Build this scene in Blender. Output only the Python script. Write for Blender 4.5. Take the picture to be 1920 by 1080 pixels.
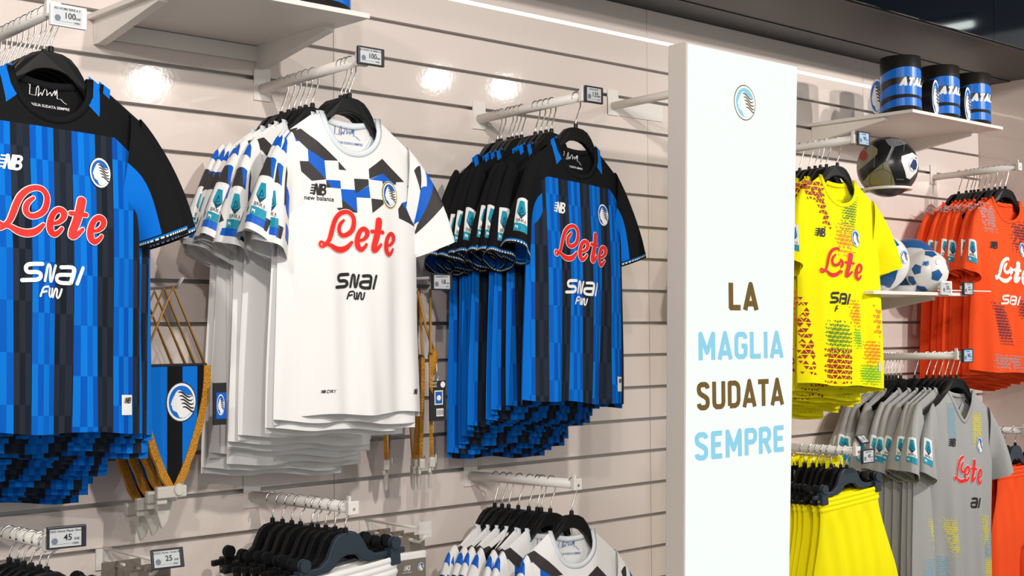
import bpy, bmesh, math, random
import numpy as np
from mathutils import Matrix, Vector
random.seed(7)
S = bpy.context.scene
for o in list(bpy.data.objects): bpy.data.objects.remove(o)
COL = S.collection
EYE = 1.5                                   # eye height; world X runs along the slat wall, Y into it

# ------------------------------------------------------------------ camera
F = 2509.9
d1 = np.array([2746, 60, F]); d1 = d1/np.linalg.norm(d1)
d2 = np.array([-2296, 90, F]); d2 = d2 - d1*(d1 @ d2); d2 = d2/np.linalg.norm(d2)
up = np.cross(d1, d2)
cam = bpy.data.cameras.new('camera'); camo = bpy.data.objects.new('camera', cam); COL.objects.link(camo)
R = Matrix(((d1[0], -d1[1], -d1[2], 0), (d2[0], -d2[1], -d2[2], 0), (up[0], -up[1], -up[2], 0), (0, 0, 0, 1)))
camo.matrix_world = Matrix.Translation((0, 0, EYE)) @ R
cam.sensor_width = 36; cam.lens = F/1920*36; cam.clip_start = .05
S.camera = camo

# ------------------------------------------------------------------ world, lamps, exposure
S.view_settings.view_transform = 'Standard'; S.view_settings.look = 'None'
S.view_settings.gamma = 1; S.view_settings.use_curve_mapping = False
S.view_settings.exposure = 0.12
w = bpy.data.worlds.new('world'); S.world = w; w.use_nodes = True
w.node_tree.nodes['Background'].inputs[0].default_value = (.98, 1, .98, 1)
w.node_tree.nodes['Background'].inputs[1].default_value = .62
def lamp(name, loc, energy, r, col=(1, .95, .89), target=None, angle=None):
    l = bpy.data.lights.new(name, 'SPOT' if target else 'POINT'); l.energy = energy; l.shadow_soft_size = r; l.color = col
    o = bpy.data.objects.new(name, l); COL.objects.link(o); o.location = loc
    if target:
        l.spot_size = math.radians(angle); l.spot_blend = .6
        o.rotation_euler = (Vector(target)-Vector(loc)).to_track_quat('-Z', 'Y').to_euler()
    return o
for i, (x, y, e, tx, an) in enumerate([(3.82, -1.42, 50, 1.8, 80), (5.06, -.19, 150, 4.8, 64), (5.57, -.15, 150, 5.3, 66), (5.06, -.19, 16, 2.6, 95), (5.57, -.15, 16, 2.8, 95),  # the dim twins ending this row are added to keep glints on the wall
                                       (1.5, -.2, 160, 1.9, 95), (.2, -.2, 100, .9, 95), (-1.2, -1.2, 150, 1.5, 95), (.1, 1.3, 40, 1.6, 95)]):  # the final lamp is an added fill to brighten the rear white shirts
    lamp('spot_and_fill', (x, y, EYE+1.5), e, .045, target=(tx, 2.9, 1.55), angle=an)

# ------------------------------------------------------------------ materials
def sr(r, g, b):
    f = lambda c: (c/255/12.92) if c/255 <= .04045 else ((c/255+.055)/1.055)**2.4
    return (f(r), f(g), f(b), 1)
MATS = {}
def mat(name, col, rough=.6, metal=0, spec=.5, emit=0, noise=0, nscale=60, bump=0, bscale=300, alpha=1, trans=0, sheen=0, bdist=.002):
    if name in MATS: return MATS[name]
    m = bpy.data.materials.new(name); m.use_nodes = True; nt = m.node_tree
    b = nt.nodes['Principled BSDF']
    c = sr(*col) if max(col) > 1 else (*col, 1)
    b.inputs['Base Color'].default_value = c; b.inputs['Roughness'].default_value = rough
    b.inputs['Metallic'].default_value = metal; b.inputs['Specular IOR Level'].default_value = spec
    if trans: b.inputs['Transmission Weight'].default_value = trans; b.inputs['IOR'].default_value = 1.3
    if alpha < 1: b.inputs['Alpha'].default_value = alpha
    if sheen: b.inputs['Sheen Weight'].default_value = sheen
    if emit:
        if emit and name.startswith('sign'): b.inputs['Base Color'].default_value = (0, 0, 0, 1); b.inputs['Specular IOR Level'].default_value = .1
        b.inputs['Emission Color'].default_value = c; b.inputs['Emission Strength'].default_value = emit
    tc = nt.nodes.new('ShaderNodeTexCoord')
    if noise:
        n = nt.nodes.new('ShaderNodeTexNoise'); n.inputs['Scale'].default_value = nscale; n.inputs['Detail'].default_value = 3
        nt.links.new(tc.outputs['Object'], n.inputs['Vector'])
        mx = nt.nodes.new('ShaderNodeMix'); mx.data_type = 'RGBA'; mx.inputs[0].default_value = 1
        r = nt.nodes.new('ShaderNodeMapRange'); r.inputs['To Min'].default_value = 1-noise; r.inputs['To Max'].default_value = 1+noise
        nt.links.new(n.outputs['Fac'], r.inputs['Value'])
        mx.blend_type = 'MULTIPLY'; mx.inputs[6].default_value = c
        cb = nt.nodes.new('ShaderNodeCombineColor')
        for k in range(3): nt.links.new(r.outputs[0], cb.inputs[k])
        nt.links.new(cb.outputs[0], mx.inputs[7]); nt.links.new(mx.outputs[2], b.inputs['Base Color'])
    if bump:
        n = nt.nodes.new('ShaderNodeTexNoise'); n.inputs['Scale'].default_value = bscale
        nt.links.new(tc.outputs['Object'], n.inputs['Vector'])
        bp = nt.nodes.new('ShaderNodeBump'); bp.inputs['Strength'].default_value = bump; bp.inputs['Distance'].default_value = bdist
        nt.links.new(n.outputs['Fac'], bp.inputs['Height']); nt.links.new(bp.outputs[0], b.inputs['Normal'])
    MATS[name] = m; return m
mat('wall_laminate', (.80, .70, .645), .055, spec=.5, bump=.02, bscale=60, bdist=.004)
mat('sign_casing', (.64, .575, .52), .45)
mat('white_metal', (.82, .77, .72), .38, spec=.4)
mat('groove_metal', (.46, .45, .43), .4, metal=.25)
mat('soffit', (.030, .025, .021), .5, noise=.15, nscale=200)
mat('fascia_gloss', (.002, .004, .008), .06, spec=.25)
mat('dark_ceiling', (.02, .022, .026), .5)
mat('floor_stone', (.32, .29, .27), .35, noise=.1, nscale=4)
mat('led', (1, .95, .87), .5, emit=2.4)
mat('lamp_tube', (.9, 1, .97), .5, emit=9)
mat('sign_light', (.95, 1, .965), .4, emit=.92)
mat('sign_brown', sr(120, 96, 52)[:3], .5, emit=.92)
mat('sign_blue', sr(150, 214, 236)[:3], .5, emit=.92)
mat('black_plastic', (.007, .007, .0075), .40, spec=.22, noise=.2, nscale=300, bump=.15, bscale=500, bdist=.0006)
mat('navy_plastic', (.02, .034, .052), .42, bump=.15, bscale=500, bdist=.0006)
mat('chrome', (.75, .73, .70), .2, metal=1)
mat('tag_black', (.02, .022, .03), .35)
mat('tag_white', (.82, .82, .80), .4)
mat('tag_screen', (.56, .585, .60), .35)
mat('tag_screen_blue', (.40, .56, .78), .35)
mat('ink', (.012, .012, .015), .5)
mat('grey_ink', (.16, .19, .24), .5)
mat('clear_plastic', (.9, .9, .9), .1, alpha=.28)
CLOTH = dict(rough=.85, spec=.10, bump=.25, bscale=900, bdist=.0006)
mat('black_cloth', (.0095, .0095, .0105), **CLOTH)
mat('blue_cloth', (.004, .165, .66), **CLOTH)
mat('white_cloth', (.89, .875, .86), **CLOTH)
mat('pale_cloth', (.74, .79, .83), **CLOTH)
mat('yellow_cloth', (.97, .86, .006), **CLOTH)
mat('orange_cloth', (1.0, .098, .022), **CLOTH)
mat('grey_cloth', (.385, .385, .385), noise=.12, nscale=700, **CLOTH)
P = dict(rough=.55, spec=.3)
mat('print_white', (.88, .87, .86), **P); mat('print_red', (.82, .022, .016), **P)
mat('print_red_pale', (.95, .70, .62), **P); mat('print_black', (.02, .019, .020), **P)
mat('print_charcoal', (.042, .036, .036), **P); mat('print_blue', (.002, .115, .60), **P)
mat('print_navy', (.005, .028, .11), **P); mat('crest_blue', (.004, .12, .46), **P)
mat('print_teal', (.006, .29, .42), **P); mat('print_deepteal', (.002, .06, .12), **P)
mat('print_gold', (.80, .58, .10), **P); mat('print_crimson', (.50, .012, .012), **P)
mat('print_maroon', (.36, .025, .012), **P); mat('print_amber', (.85, .26, .010), **P)
mat('print_green', (.13, .55, .03), **P); mat('print_darkgreen', (.10, .26, .02), **P)
mat('print_purple', (.16, .03, .045), **P); mat('print_slate', (.42, .30, .30), **P)
mat('print_sky', (.26, .45, .56), **P); mat('print_yellow', (.78, .70, .08), **P)
mat('print_cherry', (.70, .01, .02), **P); mat('print_silver', (.62, .62, .62), rough=.35)
mat('cardboard', (.20, .165, .135), .7, noise=.1, nscale=90)
mat('cream_plastic', (.62, .58, .52), .4)
mat('gold_fringe', (.62, .27, .02), .45, metal=.35, noise=.45, nscale=260, bump=1, bscale=320, bdist=.004)
mat('gold_cord', (.42, .20, .03), .5, noise=.3, nscale=400)
mat('ball_black', (.014, .014, .015), .28, bump=.3, bscale=120, bdist=.001)
mat('ball_white', (.82, .80, .78), .28); mat('ball_gold', (.22, .20, .115), .35)
mat('ball_grey', (.16, .16, .165), .35); mat('ball_blue', (.012, .10, .30), .4, noise=.25, nscale=120)
mat('ball_silver', (.52, .54, .56), .3); mat('mug_blue', (.002, .15, .62), .32, spec=.3); mat('mug_black', (.014, .012, .011), .3, spec=.35)

def cloth_nodes(name, body):
    """procedural striped cloth driven by the garment's own UV (metres across, metres down)"""
    m = bpy.data.materials.new(name); m.use_nodes = True; nt = m.node_tree; b = nt.nodes['Principled BSDF']
    b.inputs['Roughness'].default_value = .85; b.inputs['Specular IOR Level'].default_value = .10
    uv = nt.nodes.new('ShaderNodeUVMap'); sp = nt.nodes.new('ShaderNodeSeparateXYZ'); nt.links.new(uv.outputs[0], sp.inputs[0])
    def M(op, a, c=None, d=None):
        n = nt.nodes.new('ShaderNodeMath'); n.operation = op
        for k, v in enumerate((a, c, d)):
            if v is None: continue
            if isinstance(v, (int, float)): n.inputs[k].default_value = v
            else: nt.links.new(v, n.inputs[k])
        return n.outputs[0]
    def mix(f, a, c):
        n = nt.nodes.new('ShaderNodeMix'); n.data_type = 'RGBA'
        nt.links.new(f, n.inputs[0])
        for k, v in ((6, a), (7, c)):
            if isinstance(v, tuple): n.inputs[k].default_value = v
            else: nt.links.new(v, n.inputs[k])
        return n.outputs[2]
    nt.links.new(body(M, mix, sp.outputs[0], sp.outputs[1], nt), b.inputs['Base Color'])
    MATS[name] = m; return m
def home_body(M, mix, x, z, nt):
    p = M('DIVIDE', M('ADD', x, .05), .0865); k = M('FLOOR', p); f = M('SUBTRACT', p, k)
    blue = M('LESS_THAN', f, .56)
    row = M('FLOOR', M('DIVIDE', M('ADD', M('ADD', z, 5), M('MULTIPLY', M('MODULO', M('ADD', k, 40), 3), .021)), .1))
    sub = M('FLOOR', M('MULTIPLY', f, 7.14))
    cx = nt.nodes.new('ShaderNodeCombineXYZ')
    nt.links.new(M('ADD', M('MULTIPLY', k, 9), sub), cx.inputs[0]); nt.links.new(row, cx.inputs[1])
    wn = nt.nodes.new('ShaderNodeTexWhiteNoise'); wn.noise_dimensions = '2D'; nt.links.new(cx.outputs[0], wn.inputs['Vector'])
    par = M('ABSOLUTE', M('MODULO', M('ADD', M('ADD', sub, row), 100), 2))
    t = M('ADD', M('MULTIPLY', par, .62), M('MULTIPLY', wn.outputs['Value'], .38))
    cb = mix(t, (.002, .075, .44, 1), (.003, .195, .70, 1))
    ck = mix(t, (.010, .014, .022, 1), (.024, .032, .050, 1))
    c = mix(blue, ck, cb)
    ax = M('ABSOLUTE', x)
    zb = M('SUBTRACT', -.155, M('MULTIPLY', M('MAXIMUM', M('SUBTRACT', ax, .13), 0), .7))
    c = mix(M('GREATER_THAN', z, zb), c, (.0095, .0095, .0105, 1))
    side = M('GREATER_THAN', ax, .190)
    side = M('MULTIPLY', side, M('LESS_THAN', z, -.33))
    return mix(side, c, (.003, .165, .66, 1))
cloth_nodes('home_cloth', home_body)
def home_sleeve(M, mix, u, v, nt):      # u: turns round the sleeve from the outer ridge towards the front, v: 0 shoulder 1 cuff
    a = M('GREATER_THAN', u, M('SUBTRACT', .26, M('MULTIPLY', v, .03)))
    c = M('LESS_THAN', u, .70)
    return mix(M('MULTIPLY', a, c), (.0095, .0095, .0105, 1), (.003, .165, .66, 1))
cloth_nodes('home_sleeve', home_sleeve)
def cuff_stripe(M, mix, u, v, nt):
    rib = M('GREATER_THAN', M('FRACT', M('MULTIPLY', u, 46)), .35)
    mid = M('MULTIPLY', M('GREATER_THAN', v, .42), M('LESS_THAN', v, .66))
    c = mix(M('MULTIPLY', mid, rib), (.0095, .0095, .0105, 1), (.78, .80, .80, 1))
    bl = M('MULTIPLY', M('GREATER_THAN', v, .2), M('LESS_THAN', v, .42))
    return mix(bl, c, (.004, .19, .62, 1))
cloth_nodes('home_cuff', cuff_stripe)

# ------------------------------------------------------------------ mesh helpers
class MB:
    def __init__(s): s.v = []; s.f = []; s.m = []; s.uv = []
    def add(s, verts, faces, mi=0, uvs=None):
        o = len(s.v); s.v += [tuple(p) for p in verts]; s.f += [tuple(i+o for i in f) for f in faces]
        s.m += [mi]*len(faces)
        s.uv += list(uvs) if uvs is not None else [(0, 0)]*len(verts)
    def box(s, c, d, mi=0, rot=None):
        x, y, z = (k/2 for k in d)
        v = [Vector((sx*x, sy*y, sz*z)) for sx in (-1, 1) for sy in (-1, 1) for sz in (-1, 1)]
        if rot is not None: v = [rot @ p for p in v]
        s.add([p+Vector(c) for p in v], [(0, 1, 3, 2), (4, 6, 7, 5), (0, 4, 5, 1), (2, 3, 7, 6), (0, 2, 6, 4), (1, 5, 7, 3)], mi)
    def hexa(s, v, mi=0): s.add(v, [(0, 3, 2, 1), (4, 5, 6, 7), (0, 1, 5, 4), (1, 2, 6, 5), (2, 3, 7, 6), (3, 0, 4, 7)], mi)
    def prism(s, pts, y0, y1, mi=0):         # outline in xz, extruded along y
        n = len(pts); s.add([(x, y0, z) for x, z in pts]+[(x, y1, z) for x, z in pts],
                            [tuple(range(n)), tuple(range(2*n-1, n-1, -1))]+[(i, i+n, (i+1) % n+n, (i+1) % n) for i in range(n)], mi)
    def tube(s, pts, r, n=8, mi=0, caps=True):
        pts = [Vector(p) for p in pts]; rings = []
        ref = Vector((0, 0, 1))
        for i, p in enumerate(pts):
            t = (pts[min(i+1, len(pts)-1)]-pts[max(i-1, 0)]).normalized()
            if abs(t.dot(ref)) > .95: ref = Vector((1, 0, 0)) if abs(t.x) < .9 else Vector((0, 1, 0))
            a = t.cross(ref).normalized(); b = a.cross(t).normalized()
            rr = r[i] if isinstance(r, (list, tuple)) else r
            rings.append([p+a*rr*math.cos(2*math.pi*k/n)+b*rr*math.sin(2*math.pi*k/n) for k in range(n)])
        v = [q for g in rings for q in g]
        f = [(i*n+k, i*n+(k+1) % n, (i+1)*n+(k+1) % n, (i+1)*n+k) for i in range(len(pts)-1) for k in range(n)]
        if caps: f += [tuple(range(n-1, -1, -1)), tuple(range((len(pts)-1)*n, len(pts)*n))]
        s.add(v, f, mi)
    def lathe(s, prof, n=32, mi=0, c=(0, 0, 0)):   # prof: (r, z)
        v = [(c[0]+r*math.cos(2*math.pi*k/n), c[1]+r*math.sin(2*math.pi*k/n), c[2]+z) for r, z in prof for k in range(n)]
        s.add(v, [(i*n+k, i*n+(k+1) % n, (i+1)*n+(k+1) % n, (i+1)*n+k) for i in range(len(prof)-1) for k in range(n)], mi)
    def sphere(s, c, r, nu=40, nv=24, mi=0):
        s.lathe([(max(1e-5, r*math.sin(math.pi*i/nv)), -r*math.cos(math.pi*i/nv)) for i in range(nv+1)], nu, mi, c)
    def mesh(s, name, mats, smooth=False):
        me = bpy.data.meshes.new(name); me.from_pydata(s.v, [], s.f)
        for m in mats: me.materials.append(MATS[m])
        me.polygons.foreach_set('material_index', s.m)
        if any(u != (0, 0) for u in s.uv[:2000:7]) or len(s.uv) > 0:
            l = me.uv_layers.new(name='UVMap'); idx = np.empty(len(me.loops), int); me.loops.foreach_get('vertex_index', idx)
            l.data.foreach_set('uv', np.array(s.uv, float)[idx].ravel())
        if smooth: me.polygons.foreach_set('use_smooth', [True]*len(me.polygons))
        return me
    def build(s, name, mats, parent=None, loc=None, smooth=False, rot=None):
        if isinstance(mats, str): mats = [mats]
        return link(name, s.mesh(name, mats, smooth), parent, loc, rot)
def link(name, me, parent=None, loc=None, rot=None):
    o = bpy.data.objects.new(name, me); COL.objects.link(o)
    if parent: o.parent = parent
    if loc is not None: o.location = loc
    if rot is not None: o.rotation_euler = rot
    return o
def bevel(o, wd, seg=2):
    m = o.modifiers.new('bevel', 'BEVEL'); m.width = wd; m.segments = seg; m.limit_method = 'ANGLE'; m.angle_limit = math.radians(40)
def tag(o, label, cat, group=None):
    o['label'] = label; o['category'] = cat
    if group: o['group'] = group
    return o
def thing(name, label, cat, loc, rot=(0, 0, 0), group=None):
    o = link(name, None, None, loc, rot); o.empty_display_size = .05
    return tag(o, label, cat, group)
def struct(o): o['kind'] = 'structure'; return o
def copy_tree(src, keep=None, parent=None):
    c = src.copy(); COL.objects.link(c); c.parent = parent
    for ch in src.children:
        if keep and ch.name.split('.')[0] not in keep: continue
        copy_tree(ch, None, c)
    return c
ORD = ['frontmost', 'second', 'third', 'fourth', 'fifth', 'sixth', 'seventh', 'eighth', 'ninth', 'tenth', 'eleventh', 'twelfth', 'thirteenth', 'fourteenth', 'fifteenth', 'sixteenth']
def nth(i, of='rail'): return 'frontmost' if i == 0 else ORD[i]+' from the front'

# ------------------------------------------------------------------ flat print (decals laid on a surface)
def smooth_path(pts, n=6, closed=False):
    pts = [np.array(p, float) for p in pts]; out = []
    if len(pts) < 3: return pts
    for i in range(len(pts)-1):
        p0 = pts[max(i-1, 0)]; p1 = pts[i]; p2 = pts[i+1]; p3 = pts[min(i+2, len(pts)-1)]
        for k in range(n):
            t = k/n
            out.append(.5*(2*p1+(p2-p0)*t+(2*p0-5*p1+4*p2-p3)*t*t+(3*p1-p0-3*p2+p3)*t**3))
    out.append(pts[-1]); return out
def disc(c, r, n=12, ry=None): ry = r if ry is None else ry; return [(c[0]+r*math.cos(2*math.pi*k/n), c[1]+ry*math.sin(2*math.pi*k/n)) for k in range(n)]
def stroke(pts, wd, n=6, cap='round', sm=True):
    """ribbon polygons along a path; wd one width or one per control point"""
    if not isinstance(wd, (list, tuple)): wd = [wd]*len(pts)
    if sm and len(pts) > 2:
        q = smooth_path([(p[0], p[1], w_) for p, w_ in zip(pts, wd)], n)
        pts = [(a[0], a[1]) for a in q]; wd = [a[2] for a in q]
    P_ = [np.array(p, float) for p in pts]; out = []
    N = []
    for i in range(len(P_)):
        t = P_[min(i+1, len(P_)-1)]-P_[max(i-1, 0)]; t = t/(np.linalg.norm(t)+1e-12); N.append(np.array([-t[1], t[0]]))
    if sm:
        for i in range(len(P_)-1):
            a, b = P_[i], P_[i+1]
            out.append([a+N[i]*wd[i]/2, a-N[i]*wd[i]/2, b-N[i+1]*wd[i+1]/2, b+N[i+1]*wd[i+1]/2])
    else:
        for i in range(len(P_)-1):
            a, b = P_[i], P_[i+1]; t = b-a; t = t/(np.linalg.norm(t)+1e-12); n_ = np.array([-t[1], t[0]])
            out.append([a+n_*wd[i]/2, a-n_*wd[i]/2, b-n_*wd[i]/2, b+n_*wd[i]/2])
            if 0 < i: out.append(disc(a, wd[i]/2, 10))
    if cap == 'round': out += [disc(P_[0], wd[0]/2), disc(P_[-1], wd[-1]/2)]
    return out
def xf(polys, sx=1, sz=None, dx=0, dz=0, shear=0, rot=0):
    sz = sx if sz is None else sz; c, s_ = math.cos(rot), math.sin(rot); out = []
    for p in polys:
        q = []
        for x, z in p:
            x, z = x*sx, z*sz; x += shear*z; q.append((x*c-z*s_+dx, x*s_+z*c+dz))
        out.append(q)
    return out
def clip(polys, a, keep_right):
    out = []
    for p in polys:
        q = []
        for i in range(len(p)):
            A, B = p[i-1], p[i]; ia = (A[0] >= a) == keep_right; ib = (B[0] >= a) == keep_right
            if ia != ib:
                t = (a-A[0])/(B[0]-A[0]); q.append((a, A[1]+(B[1]-A[1])*t))
            if ib: q.append((B[0], B[1]))
        if len(q) > 2: out.append(q)
    return out
def fold_out(polys, a, b, to):     # the strip a..b lies inside a fold: the rest closes up at 'to'
    l = clip(polys, a, False); r = clip(polys, b, True)
    return xf(l, 1, dx=to-a)+xf(r, 1, dx=to-b)
_txt = {}
def text(s, size=1, bold=0, align='CENTER', sx=1, shear=0):
    k = (s, bold)
    if k not in _txt:
        cu = bpy.data.curves.new('t', 'FONT'); cu.body = s; cu.size = 1; cu.align_x = 'CENTER'; cu.align_y = 'CENTER'; cu.offset = bold; cu.resolution_u = 3
        o = bpy.data.objects.new('t', cu); COL.objects.link(o); bpy.context.view_layer.update()
        me = bpy.data.meshes.new_from_object(o.evaluated_get(bpy.context.evaluated_depsgraph_get()))
        _txt[k] = [[tuple(me.vertices[i].co[:2]) for i in p.vertices] for p in me.polygons]
        bpy.data.objects.remove(o); bpy.data.curves.remove(cu); bpy.data.meshes.remove(me)
    pl = _txt[k]
    if align == 'LEFT':
        m = min(x for p in pl for x, z in p); pl = xf(pl, 1, dx=-m)
    return xf(pl, size*sx, size, shear=shear)
def decal(name, layers, fmap, parent=None, cell=None, loc=None, rot=None):
    """layers: (polygons, material, lift). polygons are flat (u, v); fmap(Nx2, lift) puts them on the surface"""
    mats = []; V = []; Fc = []; MI = []
    for polys, mname, lift in layers:
        bm = bmesh.new()
        for p in polys:
            vs = [bm.verts.new((float(x), float(z), 0)) for x, z in p]
            try: bm.faces.new(vs)
            except ValueError: pass
        big = [f for f in bm.faces if len(f.verts) > 4]
        if big: bmesh.ops.triangulate(bm, faces=big)
        if cell and bm.verts:
            for ax in (0, 1):
                lo = min(v.co[ax] for v in bm.verts); hi = max(v.co[ax] for v in bm.verts)
                g = math.ceil(lo/cell)
                while g*cell < hi:
                    co = [0, 0, 0]; no = [0, 0, 0]; co[ax] = g*cell; no[ax] = 1
                    bmesh.ops.bisect_plane(bm, geom=bm.verts[:]+bm.edges[:]+bm.faces[:], plane_co=co, plane_no=no, dist=1e-6); g += 1
        bm.verts.index_update()
        if not bm.verts: bm.free(); continue
        uv = np.array([v.co[:2] for v in bm.verts]); o = len(V)
        V += fmap(uv, lift).tolist()
        if mname not in mats: mats.append(mname)
        for f in bm.faces: Fc.append([v.index+o for v in f.verts]); MI.append(mats.index(mname))
        bm.free()
    me = bpy.data.meshes.new(name); me.from_pydata(V, [], Fc)
    for m in mats: me.materials.append(MATS[m])
    me.polygons.foreach_set('material_index', MI)
    return link(name, me, parent, loc, rot)
def flat_map(origin, ux, uz, nrm):
    o, a, b, n = (np.array(k, float) for k in (origin, ux, uz, nrm))
    return lambda uv, lift: o+uv[:, :1]*a+uv[:, 1:]*b+n*lift
def sphere_map(c, r, axis, upv=(0, 0, 1)):
    c = np.array(c, float); n = np.array(axis, float); n /= np.linalg.norm(n)
    a = np.cross(np.array(upv, float), n); a /= np.linalg.norm(a); b = np.cross(n, a)
    def f(uv, lift):
        u = uv.copy(); L = np.linalg.norm(u, axis=1); k = np.where(L > .985, .985/np.maximum(L, 1e-9), 1); u = u*k[:, None]
        d = np.sqrt(np.maximum(0, 1-(u**2).sum(1)))
        return c+(r+lift)*(u[:, :1]*a+u[:, 1:]*b+d[:, None]*n)
    return f

# ---- lettering and marks -------------------------------------------------
def px(pts, s, x0, y0, sl=0, xs=0): return [((x-x0)*s, -((y-sl*(x-xs))-y0)*s) for x, y in pts]
def lete(grow=0):
    k = .000149; out = []
    def st(pts, wd):
        q = px(pts, k, 740, 540, .065, 740)
        ws = [w_*k+grow for w_ in (wd if isinstance(wd, list) else [wd]*len(pts))]
        out.extend(stroke(q, ws, 5))
    st([(488, 315), (425, 370), (392, 440), (400, 510), (455, 548), (530, 535), (610, 480), (655, 385), (660, 280), (610, 205), (530, 182), (430, 210), (340, 290), (280, 400), (235, 520), (190, 620), (130, 668), (70, 640), (52, 690), (85, 725), (140, 690)],
       [42, 60, 68, 70, 70, 72, 76, 76, 74, 70, 68, 72, 78, 80, 78, 66, 46, 36, 34, 34, 44])
    st([(100, 690), (190, 690), (290, 745), (400, 770), (510, 740), (605, 655)], [40, 60, 84, 92, 80, 46])
    e = [(715, 632), (800, 618), (872, 560), (885, 490), (840, 448), (775, 470), (725, 540), (697, 640), (705, 730), (755, 770), (815, 740), (858, 690)]
    ew = [40, 52, 70, 84, 76, 72, 80, 92, 92, 76, 58, 44]
    st(e, ew); st([(x+515, y+82) for x, y in e], ew)
    st([(1108, 320), (1080, 450), (1035, 600), (990, 720), (985, 785), (1030, 775), (1110, 695)], [112, 108, 100, 92, 88, 66, 44])
    st([(972, 488), (1160, 505)], 62)
    return out
def snai(grow=0):
    k = .000089; out = []
    def st(pts, wd, n=4): out.extend(stroke(px(pts, k, 960, 350, .115, 960), wd*k+grow, n))
    st([(740, 150), (560, 145), (440, 150), (380, 200), (385, 280), (450, 318), (600, 322), (690, 360), (695, 440), (620, 488), (480, 488), (290, 486)], 92)
    st([(800, 520), (840, 340), (875, 200), (910, 175), (940, 240), (930, 430), (945, 545), (985, 490), (1030, 330), (1072, 200)], 64)
    st([(1210, 238), (1400, 245), (1480, 280), (1480, 380), (1420, 600)], 88)
    st([(1420, 600), (1220, 582), (1115, 530), (1110, 450), (1180, 405), (1450, 418)], 88)
    st([(1672, 270), (1550, 625)], 72)
    return out
def fun():
    k = .000089; out = []
    def st(pts, wd, n=4): out.extend(stroke(px(pts, k, 960, 350, .115, 960), wd*k, n))
    st([(890, 652), (800, 655), (755, 700), (700, 850)], 46); st([(745, 765), (845, 752)], 46)
    st([(922, 690), (912, 820), (940, 882), (975, 840), (992, 700)], 44)
    st([(1008, 890), (1060, 735), (1095, 705), (1120, 750), (1105, 860), (1135, 912), (1185, 860), (1228, 725)], 46)
    return out
def maker(size):     # slanted N B with speed bars, centred, height = size
    o = []
    for z in (.86, .62, .38, .14): o.append([(-.28+.0, z-.055), (.16, z-.055), (.16, z+.055), (-.28, z+.055)])
    o += stroke([(.10, 0), (.14, 1)], .17, sm=False, cap='butt')
    o += stroke([(.16, .95), (.46, .05)], .2, sm=False, cap='butt'); o += stroke([(.50, 0), (.50, 1)], .16, sm=False, cap='butt')
    o += stroke([(.68, 0), (.68, 1)], .2, sm=False, cap='butt')
    o += stroke([(.66, .91), (.95, .91), (1.06, .76), (.95, .57), (.66, .54)], .18, 4); o += stroke([(.66, .50), (1.0, .48), (1.12, .28), (1.0, .09), (.66, .09)], .18, 4)
    return xf(xf(o, 1, dx=-.42, dz=-.5), size, shear=.25)
HEAD = [(-.25, .64), (-.1, .63), (.24, .43), (.45, .33), (.68, .36), (.83, .2), (.865, -.08), (.78, -.36), (.62, -.58), (.38, -.77), (.1, -.85), (-.14, -.80), (-.20, -.70), (-.3, -.54), (-.58, -.42), (-.64, -.3), (-.66, -.2), (-.74, -.1), (-.66, .1), (-.55, .28), (-.4, .5)]
def crest(r, ry, c=(0, 0), blue='crest_blue', rim='print_black', field='print_white', line='print_black', head='print_white', lift=.0016, gold=False):
    T = lambda pl: xf(pl, r, ry, c[0], c[1])
    L = []
    if gold: L.append((T([disc((0, 0), 1.14, 28)]), 'print_gold', lift-.0004))
    if rim: L.append((T([disc((0, 0), 1.06, 28)]), rim, lift))
    L.append((T([disc((0, 0), 1.0, 28)]), field, lift+.0004)); L.append((T([disc((0, 0), .87, 28)]), blue, lift+.0008))
    L.append((T([HEAD]), head, lift+.0012))
    hair = []
    for k in range(5):
        z = .53-.198*k; x = -.22+.08*k
        hair += stroke([(x, z), (x+.2, z-.01), (x+.42, z-.13), (x+.62, z-.25), (x+.80, z-.27), (x+.92, z-.21)], [.05, .085, .09, .085, .07, .04], 4)
    hair = clip(hair, .86, False)
    L.append((T(hair), line, lift+.0016))
    return L
def sky_line(w_, h):
    p = [(0, .95), (.05, .95), (.06, .3), (.22, .28), (.22, .8), (.25, .95), (.28, .8), (.28, .25), (.34, .55), (.38, .35), (.41, .7), (.45, .92), (.49, .7), (.5, .4), (.58, .68), (.62, .42), (.68, .85), (.7, .5), (.73, .9), (.76, .3), (.85, .3), (.92, .12), (1, 0)]
    return xf(stroke(p, .02, sm=False, cap='butt'), w_, h, -w_/2, 0)
def league_patch():      # centred, ~.05 wide .085 high
    A = [(-.008, .034), (.008, .034), (.016, .006), (.0, -.012), (-.016, .006)]
    return [([[(-.025, -.043), (.025, -.043), (.025, .043), (-.025, .043)]], 'print_white', .0012),
            ([A, [(-.025, -.043), (.025, -.043), (.025, -.022), (-.025, -.022)]], 'print_teal', .0017),
            (stroke([(-.004, .004), (0, .018), (.005, .006), (-.004, .003)], .0022, sm=False)+[[(-.016, .006), (0, -.001), (.016, .006), (0, -.012)]], 'print_deepteal', .0021),
            (xf(text('SERIE A', .0105, .01), 1, dz=-.0155), 'print_black', .0021),
            (xf([[(-.6, -.3), (-.45, -.3), (-.4, .05), (.2, 0), (.25, -.3), (.42, -.3), (.45, .3), (.3, .35), (-.3, .3), (-.5, .55), (-.7, .35)]], .010, .013, -.012, -.034), 'print_white', .0021),
            ([[(-.016, -.0205), (-.008, -.0205), (-.008, -.0195), (-.016, -.0195)]], 'print_green', .0021), ([[(.008, -.0205), (.016, -.0205), (.016, -.0195), (.008, -.0195)]], 'print_red', .0021)]
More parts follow.
